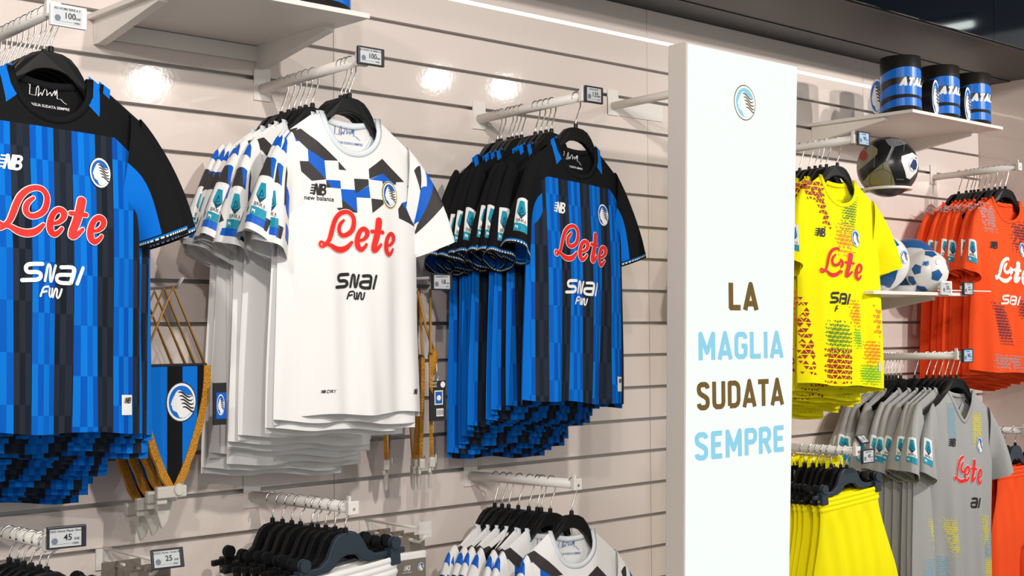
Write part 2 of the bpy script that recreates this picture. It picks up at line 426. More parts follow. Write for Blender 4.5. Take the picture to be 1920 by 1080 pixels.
G = {  # stroke capitals, height 1: (paths, advance); curves already as points
 'L': ([[(.09, 1), (.09, .09), (.52, .09)]], .56), 'A': ([[(.06, 0), (.32, .95), (.58, 0)], [(.15, .24), (.49, .24)]], .64),
 'M': ([[(.09, 0), (.09, .93), (.37, .28), (.65, .93), (.65, 0)]], .76), 'I': ([[(.09, 0), (.09, 1)]], .2),
 'T': ([[(0, .91), (.54, .91)], [(.27, .91), (.27, 0)]], .54), 'E': ([[(.5, .91), (.09, .91), (.09, .09), (.5, .09)], [(.09, .51), (.44, .51)]], .54),
 'G': ([[(.52, .74), (.50, .84), (.42, .91), (.2, .91), (.11, .84), (.09, .74), (.09, .26), (.11, .16), (.2, .09), (.42, .09), (.50, .16), (.52, .26), (.52, .48), (.33, .48)]], .62),
 'S': ([[(.50, .76), (.48, .85), (.40, .91), (.2, .91), (.11, .85), (.09, .75), (.12, .62), (.22, .55), (.38, .47), (.48, .39), (.50, .25), (.47, .15), (.38, .09), (.2, .09), (.11, .15), (.09, .24)]], .6),
 'U': ([[(.09, 1), (.09, .26), (.11, .16), (.2, .09), (.42, .09), (.50, .16), (.52, .26), (.52, 1)]], .62),
 'D': ([[(.09, .09), (.09, .91), (.36, .91), (.48, .84), (.52, .72), (.52, .28), (.48, .16), (.36, .09), (.09, .09)]], .62),
 'P': ([[(.09, 0), (.09, .91), (.38, .91), (.48, .84), (.51, .72), (.48, .56), (.38, .48), (.09, .48)]], .56),
 'R': ([[(.09, 0), (.09, .91), (.38, .91), (.48, .84), (.51, .72), (.48, .56), (.38, .48), (.09, .48)], [(.30, .48), (.53, 0)]], .6),
 'N': ([[(.09, 0), (.09, .95), (.52, .05), (.52, 1)]], .62), ' ': ([], .3)}
def caps(s, h, wd=.175, gap=.10, width=None, shear=0):
    out = []; x = 0
    for ch in s:
        for p in G[ch][0]: out += xf(stroke(p, wd, sm=False, cap='butt'), 1, dx=x)
        x += G[ch][1]+gap
    x -= gap; sx = (width/x) if width else h
    return xf(xf(out, 1, dx=-x/2, dz=-.5), sx, h, shear=shear)
def tri_field(zones, pitch, seed=0):
    """small printed triangles on a lattice; zones: (x0, x1, z0, z1, material, density, slant[, size])"""
    rnd = random.Random(seed); out = {}
    for zn in zones:
        x0, x1, z0, z1, mname, dens, sl = zn[:7]; p = pitch*(zn[7] if len(zn) > 7 else 1); h = p*.68
        L = out.setdefault(mname, [])
        for j in range(int((z1-z0)/h)+1):
            for i in range(int((x1-x0)/p*2)+1):
                x = x0+i*p/2; z = z0+j*h; u = (x-x0)/(x1-x0); v = (z-z0)/(z1-z0); x += sl*(z-z0)
                e = min(1, 4*min(u, 1-u)+.45)*min(1, 3.2*min(v, 1-v)+.35)
                if len(zn) > 7:
                    d = math.hypot(2*u-1, 2*v-1); e = max(0, min(1, 1.5-1.1*d))
                    if e == 0: continue
                if rnd.random() > dens*min(1, e+.35): continue
                k = (.45+.55*e)*(.85+.15*rnd.random()); up_ = 1 if (i+j) % 2 else -1; a = p*.40*k; b = h*.42*k
                L.append([(x-a, z-up_*b), (x+a, z-up_*b), (x, z+up_*b)][::up_])
    return [(v, k, .0010+.0001*i) for i, (k, v) in enumerate(out.items()) if v]

# ------------------------------------------------------------------ the shirt
def sstep(t): t = np.clip(t, 0, 1); return t*t*(3-2*t)
class ShirtForm:
    ZH = -.755
    def __init__(s, seed, vneck=False):
        r = np.random.RandomState(seed); s.v = vneck
        s.ph = r.rand(6)*6.28; s.pb = r.rand(6)*6.28; s.seed = seed; s.bend = r.uniform(-.03, .035)
    def w(s, z): return .172+.022*sstep((-.11-z)/.2)+.012*sstep((-.3-z)/.45)
    def zs(s, x): return -.042-.068*np.clip((np.abs(x)-.078)/.097, 0, 1.2)
    def mid(s, x, z): return s.bend*(x/.2)**2*sstep((-.15-z)/.5)
    def depth(s, x, z, ph):
        q = np.abs(x)/s.w(z); prof = np.clip(1-q**4, 0, 1)**.6
        amp = .0012+.0075*np.clip((-z-.22)/.55, 0, 1)
        fl = (np.sin(x*44+ph[0]+1.2*np.sin(z*3+ph[3]))+.6*np.sin(x*79+ph[1]+z*2.2)+.5*np.sin(x*21+ph[2]-z*3))*amp
        return ((.015+.020*sstep((-.06-z)/.4)+fl)*prof)*(.25+.75*sstep((s.zs(x)-z)/.06))*sstep((s.zs(x)-z)/.010)
    def front(s, x, z): return -s.depth(x, z, s.ph)+s.mid(x, z)
    def back(s, x, z): return s.depth(x, z, s.pb)+s.mid(x, z)
    def fmap(s, uv, lift): return np.stack([uv[:, 0], s.front(uv[:, 0], uv[:, 1])-lift, uv[:, 1]], 1)
    def bmap(s, uv, lift): return np.stack([uv[:, 0], s.back(uv[:, 0], uv[:, 1])-lift, uv[:, 1]], 1)
    def neck(s, x, back):
        q = np.clip(np.abs(x)/.078, 0, 1)
        if back: d = .022*np.sqrt(1-q**2)
        elif s.v: d = .118*(1-q**1.35)
        else: d = .092*np.sqrt(1-q**2.2)
        return -.042-d
    def top(s, x, back): return np.where(np.abs(x) < .078, s.neck(x, back), s.zs(x))
    def body(s):
        mb = MB(); ns, nt = 64, 46
        sv = np.linspace(-1, 1, ns+1)
        for back in (False, True):
            x0 = sv*.175; zt = s.top(x0, back); zh = s.ZH+.003*np.sin(sv*6+s.ph[4])-(.012 if back else 0)
            V = []; U = []
            for t in np.linspace(0, 1, nt+1):
                z = zt+(zh-zt)*t; x = sv*s.w(z)*np.where(t == 0, .175/.172, 1); y = s.back(x, z) if back else s.front(x, z)
                V += list(zip(x, y, z)); U += list(zip(x, z))
            n1 = ns+1
            Fs = [(j*n1+i, j*n1+i+1, (j+1)*n1+i+1, (j+1)*n1+i) for j in range(nt) for i in range(ns)]
            if not back: Fs = [f[::-1] for f in Fs]
            mb.add(V, Fs, 0, U)
        return mb
    def collar(s):
        mb = MB(); xs = np.concatenate([np.linspace(-.078, .078, 33)])
        def ring(back):
            z = s.neck(xs, back); y = s.back(xs, z) if back else s.front(xs, z)
            return np.stack([xs, y, z], 1)
        f = ring(False); b = ring(True)[::-1]
        loop = np.concatenate([f, b[1:-1]]); n = len(loop); cen = np.array([0, 0, -.10])
        V = []
        for i in range(n):
            p = loop[i]; t = loop[(i+1) % n]-loop[i-1]; out = np.array([p[0], 0, p[2]+.055]); out = out-t*(out@t)/(t@t+1e-9); L = np.linalg.norm(out)
            out = out/L if L > 1e-6 else np.array([0, 0, -1.]); nn = np.array([0, -1 if i < len(f) else 1, 0])
            for a, b_ in ((.011, .0015), (.005, .003), (-.003, .0025), (-.004, -.001), (.005, -.001), (.011, -.0005)): V.append(p+out*a+nn*b_)
        m = 6; Fs = [(i*m+k, ((i+1) % n)*m+k, ((i+1) % n)*m+(k+1) % m, i*m+(k+1) % m) for i in range(n) for k in range(m)]
        mb.add(V, Fs); return mb
class Sleeve:
    def __init__(s, side, seed):
        r = np.random.RandomState(seed*7+(1 if side > 0 else 2)); s.sd = side; s.ph = r.rand(3)*6.28
        g = lambda *a: np.array([a[0]*side, a[1], a[2]], float)
        j = r.uniform(-.012, .012, 3)
        s.c0 = g(.156, 0, -.195); s.c1 = g((.226 if side > 0 else .240)+j[0], -.006+j[1], (-.352 if side > 0 else -.378)+j[2]*.6)
        s.M0 = g(.012, 0, .094)
        s.M1 = g(.040, -.036, .020) if side > 0 else g(.034, -.050, .018)
        s.m0 = np.array([0, -.020, 0.])
        m1 = np.cross(s.M1, s.c1-s.c0); m1 /= np.linalg.norm(m1)
        if m1[1] > 0: m1 = -m1
        s.m1 = m1*(.032 if side > 0 else .042)
    def pt(s, a, v, lift=0):
        a = np.asarray(a, float); v = np.asarray(v, float)
        k = sstep(v)[..., None]; c = s.c0+(s.c1-s.c0)*v[..., None]+np.array([s.sd*.012, 0, .018])*(np.sin(np.pi*v))[..., None]
        Mj = s.M0+(s.M1-s.M0)*k; mn = s.m0+(s.m1-s.m0)*k
        ca, sa = np.cos(a), np.sin(a); ca = np.sign(ca)*np.abs(ca)**.8; sa = np.sign(sa)*np.abs(sa)**.8
        rip = 1+v*(.09*np.sin(3*a+s.ph[0]+2*v)+.05*np.sin(5*a+s.ph[1]-3*v))
        d = Mj*ca[..., None]+mn*sa[..., None]; d = d*rip[..., None]
        L = np.linalg.norm(d, axis=-1, keepdims=True)
        return c+d*(1+lift/np.maximum(L, 1e-6))
    def tube(s, v0, v1, nv, na=32, lift=0):
        mb = MB(); V = []; U = []
        for v in np.linspace(v0, v1, nv+1):
            a = np.linspace(0, 2*np.pi, na+1); V += s.pt(a, np.full(na+1, v), lift).tolist()
            U += [(k/na, (v if nv > 4 else (v-v0)/(v1-v0))) for k in range(na+1)]
        n = na+1; Fs = [(j*n+k, j*n+k+1, (j+1)*n+k+1, (j+1)*n+k) for j in range(nv) for k in range(na)]
        if s.sd > 0: Fs = [f[::-1] for f in Fs]
        mb.add(V, Fs, 0, U); return mb
    def smap(s, a0, v0, rho=.050, L=.235):
        def f(uv, lift): return s.pt(a0+uv[:, 0]/rho*(-s.sd if s.sd > 0 else 1), v0-uv[:, 1]/L, lift)
        return f

# pattern of the white shirt's chest, local metres
WK = [[(-.174, -.103), (-.142, -.091), (-.051, -.158), (-.09, -.161), (-.132, -.138), (-.15, -.121)], [(-.164, -.169), (-.131, -.167), (-.09, -.206), (-.126, -.212), (-.153, -.19)],
      [(-.05, -.16), (-.029, -.179), (-.05, -.179)], [(-.089, -.208), (-.076, -.224), (-.089, -.225)], [(-.008, -.197), (.033, -.195), (.033, -.209), (-.004, -.231), (-.008, -.229)],
      [(-.047, -.249), (-.006, -.278), (-.056, -.278), (-.064, -.271), (-.047, -.269)], [(.036, -.17), (.078, -.141), (.146, -.191), (.119, -.194), (.118, -.201), (.077, -.177), (.036, -.194)],
      [(.037, -.241), (.072, -.242), (.072, -.252), (.037, -.276)], [(.156, -.202), (.168, -.194), (.169, -.203)], [(.121, -.26), (.134, -.244), (.16, -.275), (.176, -.264), (.181, -.284), (.181, -.299), (.122, -.282)]]
WB = [[(-.186, -.118), (-.174, -.104), (-.15, -.121), (-.174, -.125), (-.174, -.146), (-.184, -.150)], [(-.131, -.138), (-.09, -.161), (-.089, -.206), (-.131, -.167)],
      [(-.089, -.207), (-.048, -.205), (-.048, -.224), (-.076, -.224)], [(-.048, -.225), (-.008, -.224), (-.004, -.231), (.033, -.21), (.035, -.24), (-.005, -.241), (-.006, -.278), (-.047, -.249)],
      [(.037, -.195), (.077, -.177), (.118, -.201), (.102, -.2), (.075, -.205), (.074, -.196)], [(.134, -.244), (.156, -.237), (.158, -.249), (.174, -.25), (.175, -.264), (.16, -.275)]]
# pattern of its sleeves: (around, down from the shoulder) metres about the outer ridge; decal v axis points up
SWB = [[(-.030, -.055), (-.018, -.034), (0, -.026), (.018, -.034), (.030, -.052), (.030, -.058), (-.030, -.058)], [(.0, -.088), (.030, -.088), (.030, -.126), (.022, -.126)],
       [(-.036, -.205), (.026, -.198), (.020, -.222), (-.042, -.226)], [(-.075, -.10), (-.04, -.10), (-.04, -.145), (-.075, -.145)], [(.05, -.11), (.078, -.11), (.078, -.16), (.06, -.16), (.05, -.15)], [(.055, -.18), (.09, -.18), (.09, -.21), (.055, -.21)]]
SWK = [[(-.030, -.088), (0, -.088), (.022, -.126), (-.030, -.126)], [(.045, -.075), (.055, -.085), (.055, -.145), (.045, -.155)], [(-.080, -.145), (-.05, -.145), (-.06, -.17), (-.080, -.17)], [(-.050, -.175), (-.034, -.19), (-.050, -.195)], [(.020, -.198), (.04, -.196), (.03, -.222), (.020, -.222)], [(-.1, -.19), (-.075, -.18), (-.075, -.21), (-.1, -.21)]]
YF = [(-.135, -.055, -.13, -.062, 'print_maroon', 1, 0), (-.058, -.02, -.225, -.10, 'print_maroon', 1, -.32), (.015, .085, -.225, -.10, 'print_darkgreen', .95, .25, .5), (-.01, .08, -.31, -.20, 'print_amber', .85, 0, .75),
      (-.08, .055, -.645, -.535, 'print_darkgreen', .95, 0, .75), (-.085, .055, -.745, -.625, 'print_maroon', 1, 0), (.05, .098, -.56, -.455, 'print_amber', .95, -.1, .6), (.065, .11, -.625, -.555, 'print_green', 1, -.2, .5),
      (.115, .19, -.68, -.59, 'print_amber', .95, 0, .65), (.09, .185, -.745, -.675, 'print_green', 1, 0, .5), (-.165, -.12, -.72, -.45, 'print_maroon', .7, -.1), (.16, .2, -.58, -.47, 'print_amber', .9, 0)]
OF = [(-.13, -.05, -.19, -.065, 'print_slate', .8, -.2), (.03, .12, -.26, -.13, 'print_purple', .8, 0), (-.05, .02, -.64, -.47, 'print_purple', 1, -.35), (-.10, .05, -.745, -.68, 'print_slate', .8, 0), (.04, .1, -.53, -.45, 'print_purple', .9, 0), (.06, .13, -.70, -.60, 'print_purple', .5, 0)]
GF = [(.04, .10, -.25, -.12, 'print_yellow', .95, .1), (-.10, -.05, -.24, -.10, 'print_sky', 1, 0), (-.10, -.04, -.66, -.52, 'print_yellow', .8, -.3), (.08, .15, -.63, -.50, 'print_yellow', .9, -.1), (.10, .18, -.74, -.66, 'print_yellow', 1, 0), (.12, .19, -.68, -.58, 'print_sky', .8, 0), (-.16, -.11, -.745, -.66, 'print_sky', .9, 0)]
LETE, LETE_O, SNAI, FUN_ = lete(), lete(.0032), snai(), fun()

def make_shirt(kind, seed):
    """one shirt with all its parts under an Empty; kinds home / white / yellow / orange / grey"""
    f = ShirtForm(seed, kind == 'grey'); fr = f.fmap
    cl = dict(home='home_cloth', white='white_cloth', yellow='yellow_cloth', orange='orange_cloth', grey='grey_cloth')[kind]
    t = link('football_shirt', None)
    f.body().build('body', cl, t, smooth=True)
    col = dict(home='black_cloth', white='pale_cloth').get(kind, cl)
    f.collar().build('collar', col, t, smooth=True)
    for side in (1, -1):
        s = Sleeve(side, seed)
        sl = s.tube(.0, .94, 22).build('sleeve', 'home_sleeve' if kind == 'home' else cl, t, smooth=True)
        s.tube(.935, 1.0, 3, lift=.001).build('cuff', 'home_cuff' if kind == 'home' else cl, sl, smooth=True)
        if kind == 'white': decal('sleeve_print', [(SWB, 'print_blue', .0008), (SWK, 'print_charcoal', .0010)] if side < 0 else [([[(-.06, -.085), (.0, -.068), (.02, -.092), (.055, -.078), (.06, -.11), (-.03, -.125)]], 'print_blue', .0008), ([[(-.04, -.125), (.06, -.11), (.065, -.155), (-.06, -.158)], [(.01, -.025), (.04, -.055), (-.005, -.072)]], 'print_charcoal', .0010)], s.smap(0 if side < 0 else 1.35, .0, .055), sl, .011)
        if side < 0: decal('league_patch', xf_layers(league_patch(), .82), s.smap(.0, .72, .054), sl, .010)
    lay = [([], 'print_white', 0)]
    if kind in ('home', 'white'):
        red_o, off = ('print_white' if kind == 'home' else 'print_red_pale'), .331
        T = lambda pl, dx, dz: xf(pl, 1, dx=dx, dz=dz)
        decal('sponsor_lettering', [(xf(LETE_O, 1.07, 1.02, dx=-.007, dz=-.331), red_o, .0022), (xf(LETE, 1.07, 1.02, dx=-.007, dz=-.331), 'print_red', .0030)], fr, t, .012)
        ik = 'print_white' if kind == 'home' else 'print_black'
        sc = 1.0 if kind == 'home' else .98
        decal('second_lettering', [(xf(SNAI+FUN_, 1 if kind == 'home' else .92, dx=-.012 if kind == 'home' else -.024, dz=-.442 if kind == 'home' else -.440), ik, .0024)], fr, t, .012)
        decal('crest', crest(.0225, .030, (.094, -.232 if kind == 'home' else -.228), rim='print_black', gold=(kind == 'white')), fr, t, .012)
        if kind == 'white':
            decal('maker_mark', [(xf(maker(.027), 1, dx=-.112, dz=-.231), 'print_black', .0022), (xf(text('new balance', .0155, .008), 1, dx=-.110, dz=-.252), 'print_black', .0022)], fr, t, .012)
            decal('chest_print', [(WK, 'print_charcoal', .0010), (WB, 'print_blue', .0008)], fr, t, .012)
            decal('care_mark', [(xf(maker(.013), 1, dx=.16, dz=-.705), 'print_charcoal', .002)], fr, t, .012); decal('care_mark', [(xf(text('DRY', .011, .01, shear=.3), 1, dx=-.10, dz=-.70)+xf(maker(.007), 1, dx=-.118, dz=-.70), 'print_charcoal', .002)], fr, t, .012)
        else:
            decal('maker_mark', [(xf(maker(.030), 1, dx=-.089, dz=-.234), 'print_white', .0022)], fr, t, .012)
            decal('hem_tag', [([[(.141, -.719), (.168, -.719), (.168, -.678), (.141, -.678)]], 'print_white', .0022), (xf(maker(.012), 1, dx=.156, dz=-.689), 'print_charcoal', .0030)], fr, t, .012)
        if kind == 'home': decal('shoulder_strap', [([[(.079, -.036), (.103, -.050), (.095, -.118), (.072, -.098)]], 'blue_cloth', .0016)], fr, t, .012); decal('shoulder_strap', [([[(-.079, -.036), (-.072, -.098), (-.095, -.118), (-.103, -.050)]], 'blue_cloth', .0016)], fr, t, .012)
        ink = 'print_white' if kind == 'home' else 'crest_blue'
        decal('collar_print', [(xf(sky_line(.082, .028), 1, dx=-.002, dz=-.098), ink, .003), (xf(text('LA MAGLIA SUDATA SEMPRE', .0075, .012), 1, dx=-.003, dz=-.108), ink, .003)], f.bmap, t, .015)
    else:
        off_ = dict(yellow=-.030, orange=-.022, grey=0)[kind]; fr = lambda uv, lift, f=f: f.fmap(uv+np.array([[off_, 0]]), lift)
        fld = dict(yellow=YF, orange=OF, grey=GF)[kind]
        pit = dict(yellow=.026, orange=.017, grey=.012)[kind]
        decal('chest_print', tri_field(fld, pit, seed), fr, t, None)['kind'] = 'stuff'
        cut = (-.018, .022, .004) if kind != 'grey' else (-.03, .0, -.02)
        k_ = dict(yellow=1.2, orange=1.1, grey=1.0)[kind]; LT = fold_out(xf(LETE, k_, 1.04, dx=.006), *cut); LO = fold_out(xf(LETE_O, k_, 1.04, dx=.006), *cut)
        SN = fold_out(xf(SNAI, 1, dx=-.006), -.012, .018, .004) if kind != 'grey' else clip(xf(SNAI, 1), .012, True)
        red = dict(yellow='print_cherry', orange='print_white', grey='print_red')[kind]
        decal('sponsor_lettering', [(xf(LO, 1, dz=-.345), dict(yellow='yellow_cloth', orange='print_white', grey='print_white')[kind], .0022), (xf(LT, 1, dz=-.345), red, .0030)], fr, t, .012)
        ik = 'print_white' if kind == 'orange' else 'print_black'
        decal('second_lettering', [(xf(SN, 1, dz=-.458), ik, .0024)]+([(xf(clip(xf(FUN_, 1), -.012, False), 1, dz=-.458), ik, .0024)] if kind == 'yellow' else []), fr, t, .012)
        decal('crest', crest(.020, .029, (.086, -.247 if kind != 'grey' else -.245), rim='crest_blue'), fr, t, .012)
        decal('maker_mark', [(xf(maker(.030), 1, dx=-.082, dz=-.243), 'print_black', .0022)], fr, t, .012)
        if kind == 'yellow': decal('hem_tag', [([[(.165, -.70), (.182, -.70), (.182, -.668), (.165, -.668)]], 'print_silver', .0022)], fr, t, .012)
    return t
def xf_layers(L, s): return [(xf(p, s), m, l) for p, m, l in L]
SHIRT_LABEL = dict(home='black and blue striped', white='white geometric print', yellow='bright yellow', orange='bright orange', grey='grey')

# ------------------------------------------------------------------ hangers
def hook_pts(rail_z, r):       # steel hook from the neck joint (0,0,0) up and over a rail of radius r whose axis runs along y at z=rail_z
    a = [(0, 0, -.004), (0, 0, .018), (.004, 0, .030), (.016, 0, rail_z-.02)]
    for k in range(11):
        t = -.25+k/10*(math.pi+.5); a.append(((r+.003)*math.cos(t), 0, rail_z+(r+.003)*math.sin(t)))
    return a
RZ = .082; RR = .0135
def make_hanger():
    t = link('clothes_hanger', None)
    m = MB(); m.tube(hook_pts(RZ, RR), .0021, 7); m.build('hook', 'chrome', t, smooth=True)
    m = MB(); m.lathe([(.0001, .010), (.0055, .010), (.0062, .004), (.0062, -.006), (.0001, -.006)], 12); m.build('hook_socket', 'black_plastic', t)
    topc = [(0, -.001), (.022, -.003), (.040, -.010), (.055, -.024), (.068, -.042), (.085, -.058), (.120, -.080), (.160, -.104), (.182, -.122)]
    botc = [(.184, -.134), (.160, -.128), (.120, -.108), (.090, -.090), (.066, -.072), (.048, -.054), (.032, -.043), (.016, -.038), (0, -.0365)]
    out = topc+botc; pts = out+[(-x, z) for x, z in reversed(out) if x > 0]
    m = MB(); m.prism(pts, -.008, .008)
    m.v = [(x if abs(x) < .07 else x-math.copysign((abs(x)-.07)*.14, x), y*(1 if abs(x) < .07 else .3), z-(0 if abs(x) < .07 else .011)) for x, y, z in m.v]
    b = m.build('body', 'black_plastic', t); bevel(b, .0025, 3)
    return t
def make_clip_hanger(mname='black_plastic'):
    t = link('clip_hanger', None)
    m = MB(); m.tube(hook_pts(RZ-.024, RR), .0021, 7); m.build('hook', 'chrome', t, smooth=True)
    m = MB(); m.lathe([(.0001, .010), (.0055, .010), (.0062, .004), (.0062, -.006), (.0001, -.006)], 12); m.build('hook_socket', 'black_plastic', t)
    out = [(0, 0), (.024, -.003), (.038, -.012), (.05, -.030), (.062, -.052), (.085, -.066), (.178, -.068), (.178, -.082), (.062, -.082), (.042, -.074), (.026, -.058), (0, -.053)]
    pts = out+[(-x, z) for x, z in reversed(out) if x > 0]
    m = MB(); m.prism(pts, -.006, .006); b = m.build('body', mname, t); bevel(b, .0025, 2)
    for sx in (-1, 1):
        m = MB(); m.box((sx*.138, -.004, -.083), (.030, .026, .040)); m.box((sx*.138, -.012, -.060), (.022, .010, .026))
        c = m.build('clip', mname, t); bevel(c, .002, 2)
        m = MB(); v = [(sx*.138+.013*math.cos(a), y, -.050+.013*math.sin(a)) for y in (-.021, -.008) for a in [2*math.pi*k/16 for k in range(16)]]
        m.add(v, [tuple(range(16)), tuple(range(31, 15, -1))]+[(k, (k+1) % 16, (k+1) % 16+16, k+16) for k in range(16)][::-1]); k_ = m.build('clip_knob', mname, c); bevel(k_, .002, 2)
    return t
# ------------------------------------------------------------------ shorts
def make_shorts(mname, seed):
    r = np.random.RandomState(seed); ph = r.rand(4)*6.28
    t = link('football_shorts', None)
    ztop = -.083
    def wid(z): return .150+.075*sstep((-z-.12)/.32)
    def dep(x, z, k): return (.016+.02*sstep((-z-.12)/.25)+(.0045*np.sin(x*95+ph[k])+.004*np.sin(x*52+ph[k+2]))*sstep((-z-.125)/.05))*np.clip(1-(np.abs(x)/wid(z))**4, 0, 1)**.6
    mb = MB(); n1 = 31
    for half in (-1, 1):
        for back in (0, 1):
            V = []
            zz = np.linspace(-.128, -.56, 30)
            for z in zz:
                gap = max(0, (-.40-z))*.16
                q = np.linspace(0, 1, n1); x = half*(gap+(wid(z)-gap)*q)
                y = dep(x, np.full(n1, z), back)*np.where(gap > 0, np.clip(q*9, 0, 1)**.5, 1)*(1 if back else -1)
                V += list(zip(x, y, np.full(n1, z)))
            Fs = [(j*n1+i, j*n1+i+1, (j+1)*n1+i+1, (j+1)*n1+i) for j in range(29) for i in range(n1-1)]
            if (half > 0) == (back == 0): Fs = [g[::-1] for g in Fs]
            mb.add(V, Fs)
    mb.build('body', mname, t, smooth=True)
    mb = MB(); zz = np.linspace(ztop, -.130, 25); V = []; na = 56
    for z in zz:
        bulge = .0035*abs(math.sin((z-ztop)/(.0155)*math.pi))
        for k in range(na):
            a = 2*math.pi*k/na; c, s_ = math.cos(a), math.sin(a)
            V.append(((.150+bulge)*np.sign(c)*abs(c)**.6, (.015+bulge)*np.sign(s_)*abs(s_)**.8+.0008*math.sin(k*9.3), z))
    mb.add(V, [(j*na+k, (j+1)*na+k, (j+1)*na+(k+1) % na, j*na+(k+1) % na) for j in range(24) for k in range(na)])
    mb.build('waistband', mname, t, smooth=True)
    return t

# ------------------------------------------------------------------ room shell
def H(h): return EYE+h
XS = [.80, 2.09, 3.366, 4.664, 5.585]; TOPH = 1.073
GR = [.868-.1065*k for k in range(22)]
m = MB(); m.box((2.6, 3.07, 1.35), (6.2, .10, 2.7)); wall = struct(m.build('wall_back', 'groove_metal'))
for c in range(4):
    a, b = XS[c]+.0012, XS[c+1]-.0012
    rows = [(TOPH, GR[0])]+[(GR[k], GR[k+1]) for k in range(21)]
    for k, (hi, lo) in enumerate(rows):
        z1 = H(hi)-(0 if k == 0 else .0055); z0 = H(lo)+.0055
        mm = MB()
        if k == 0:                          # top board, slotted for the light strip
            mm.box(((a+b)/2, 3.012, (H(.965)+z0)/2), (b-a, .024, H(.965)-z0)); mm.box(((a+b)/2, 3.012, (H(.976)+z1)/2), (b-a, .024, z1-H(.976)))
        else: mm.box(((a+b)/2, 3.012, (z0+z1)/2), (b-a, .024, z1-z0))
        p = mm.build('slat_panel', 'wall_laminate', wall)
    mm = MB(); mm.box(((a+b)/2, 3.008, H(.9705)), (b-a, .012, .009)); mm.build('light_strip', 'led', wall)
m = MB(); m.box((5.645, 2.76, 1.35), (.12, .52, 2.7)); struct(m.build('wall_right', 'wall_laminate'))
m = MB(); m.box((2.6, -.5, -.05), (12, 8, .1)); struct(m.build('floor', 'floor_stone'))
m = MB(); m.box((2.6, -.5, 3.55), (12, 8, .1)); struct(m.build('ceiling', 'dark_ceiling'))
m = MB(); m.box((3.4, 2.78, H(1.077)+.05), (7.4, .56, .10)); struct(m.build('trim_1', 'soffit'))
m = MB(); m.box((3.4, 2.92, H(1.0765)-.0), (7.4, .15, .006)); struct(m.build('trim_shade', 'dark_ceiling'))  # dark board set in for the band of shade along the wall
for a, b in ((-.3, 2.2), (2.203, 4.75), (4.753, 7.1)):
    m = MB(); m.box(((a+b)/2, 2.492, H(1.077)+.46), (b-a, .02, .91)); struct(m.build('trim_3', 'fascia_gloss'))
t = thing('tube_lamp', 'bright linear ceiling lamp mirrored in the black glossy band', 'lamp', (6.09, 1.5, H(1.485)), (0, 0, math.pi/2))
m = MB(); m.tube([(-.17, 0, 0), (.17, 0, 0)], .018, 12); m.build('tube', 'lamp_tube', t, smooth=True)
m = MB(); m.box((0, 0, .04), (.32, .05, .035)); m.build('housing', 'black_plastic', t)

# ------------------------------------------------------------------ light box sign
zt, zb = H(.763), 0.0
def sx(z, a, b): h = z-EYE; return a[0]+(a[1]-a[0])*(h+.65)/1.412, b[0]+(b[1]-b[0])*(h+.65)/1.412
def face(z): return sx(z, (2.709, 2.741), (3.174, 3.239))
l1, r1 = face(zt); l0, r0 = face(zb)
t = thing('light_box_sign', 'tall white illuminated sign panel with brown and pale blue lettering', 'sign', (2.93, 2.33, 0))
o_ = Vector((-2.93, -2.33, 0))
m = MB(); m.hexa([Vector(p)+o_ for p in ((l0, 2.302, zb), (r0, 2.302, zb), (r0-.012, 2.366, zb), (l0, 2.366, zb), (l1, 2.302, zt), (r1, 2.302, zt), (r1-.012, 2.366, zt), (l1, 2.366, zt))])
b = m.build('casing', 'sign_casing', t); bevel(b, .002)
m = MB(); e = .006; y0 = 2.2985
m.hexa([Vector(p)+o_ for p in ((l0+e, y0, .05), (r0-e, y0, .05), (r0-e, 2.303, .05), (l0+e, 2.303, .05), (l1+e, y0, zt-e), (r1-e, y0, zt-e), (r1-e, 2.303, zt-e), (l1+e, 2.303, zt-e))])
m.build('lit_face', 'sign_light', t)
sm = flat_map((-2.93, 2.2983-2.33, EYE), (1, 0, 0), (0, 0, 1), (0, -1, 0))
for wd, ht, k, gp, wid_, dx, dz, mm_ in (('LA', .075, .21, .10, .128, 2.968, .085, 'sign_brown'), ('MAGLIA', .075, .19, .11, .374, 2.960, -.050, 'sign_blue'), ('SUDATA', .075, .19, .11, .382, 2.955, -.183, 'sign_brown'), ('SEMPRE', .075, .19, .11, .396, 2.951, -.316, 'sign_blue')):
    decal('lettering', [(xf(caps(wd, ht, k, gp, wid_), 1, dx=dx, dz=dz), mm_, .0006)], sm, t)
decal('crest', crest(.046, .047, (2.984, .625), 'sign_blue', 'sign_brown', 'sign_light', 'sign_brown', 'sign_light', .0005), sm, t)

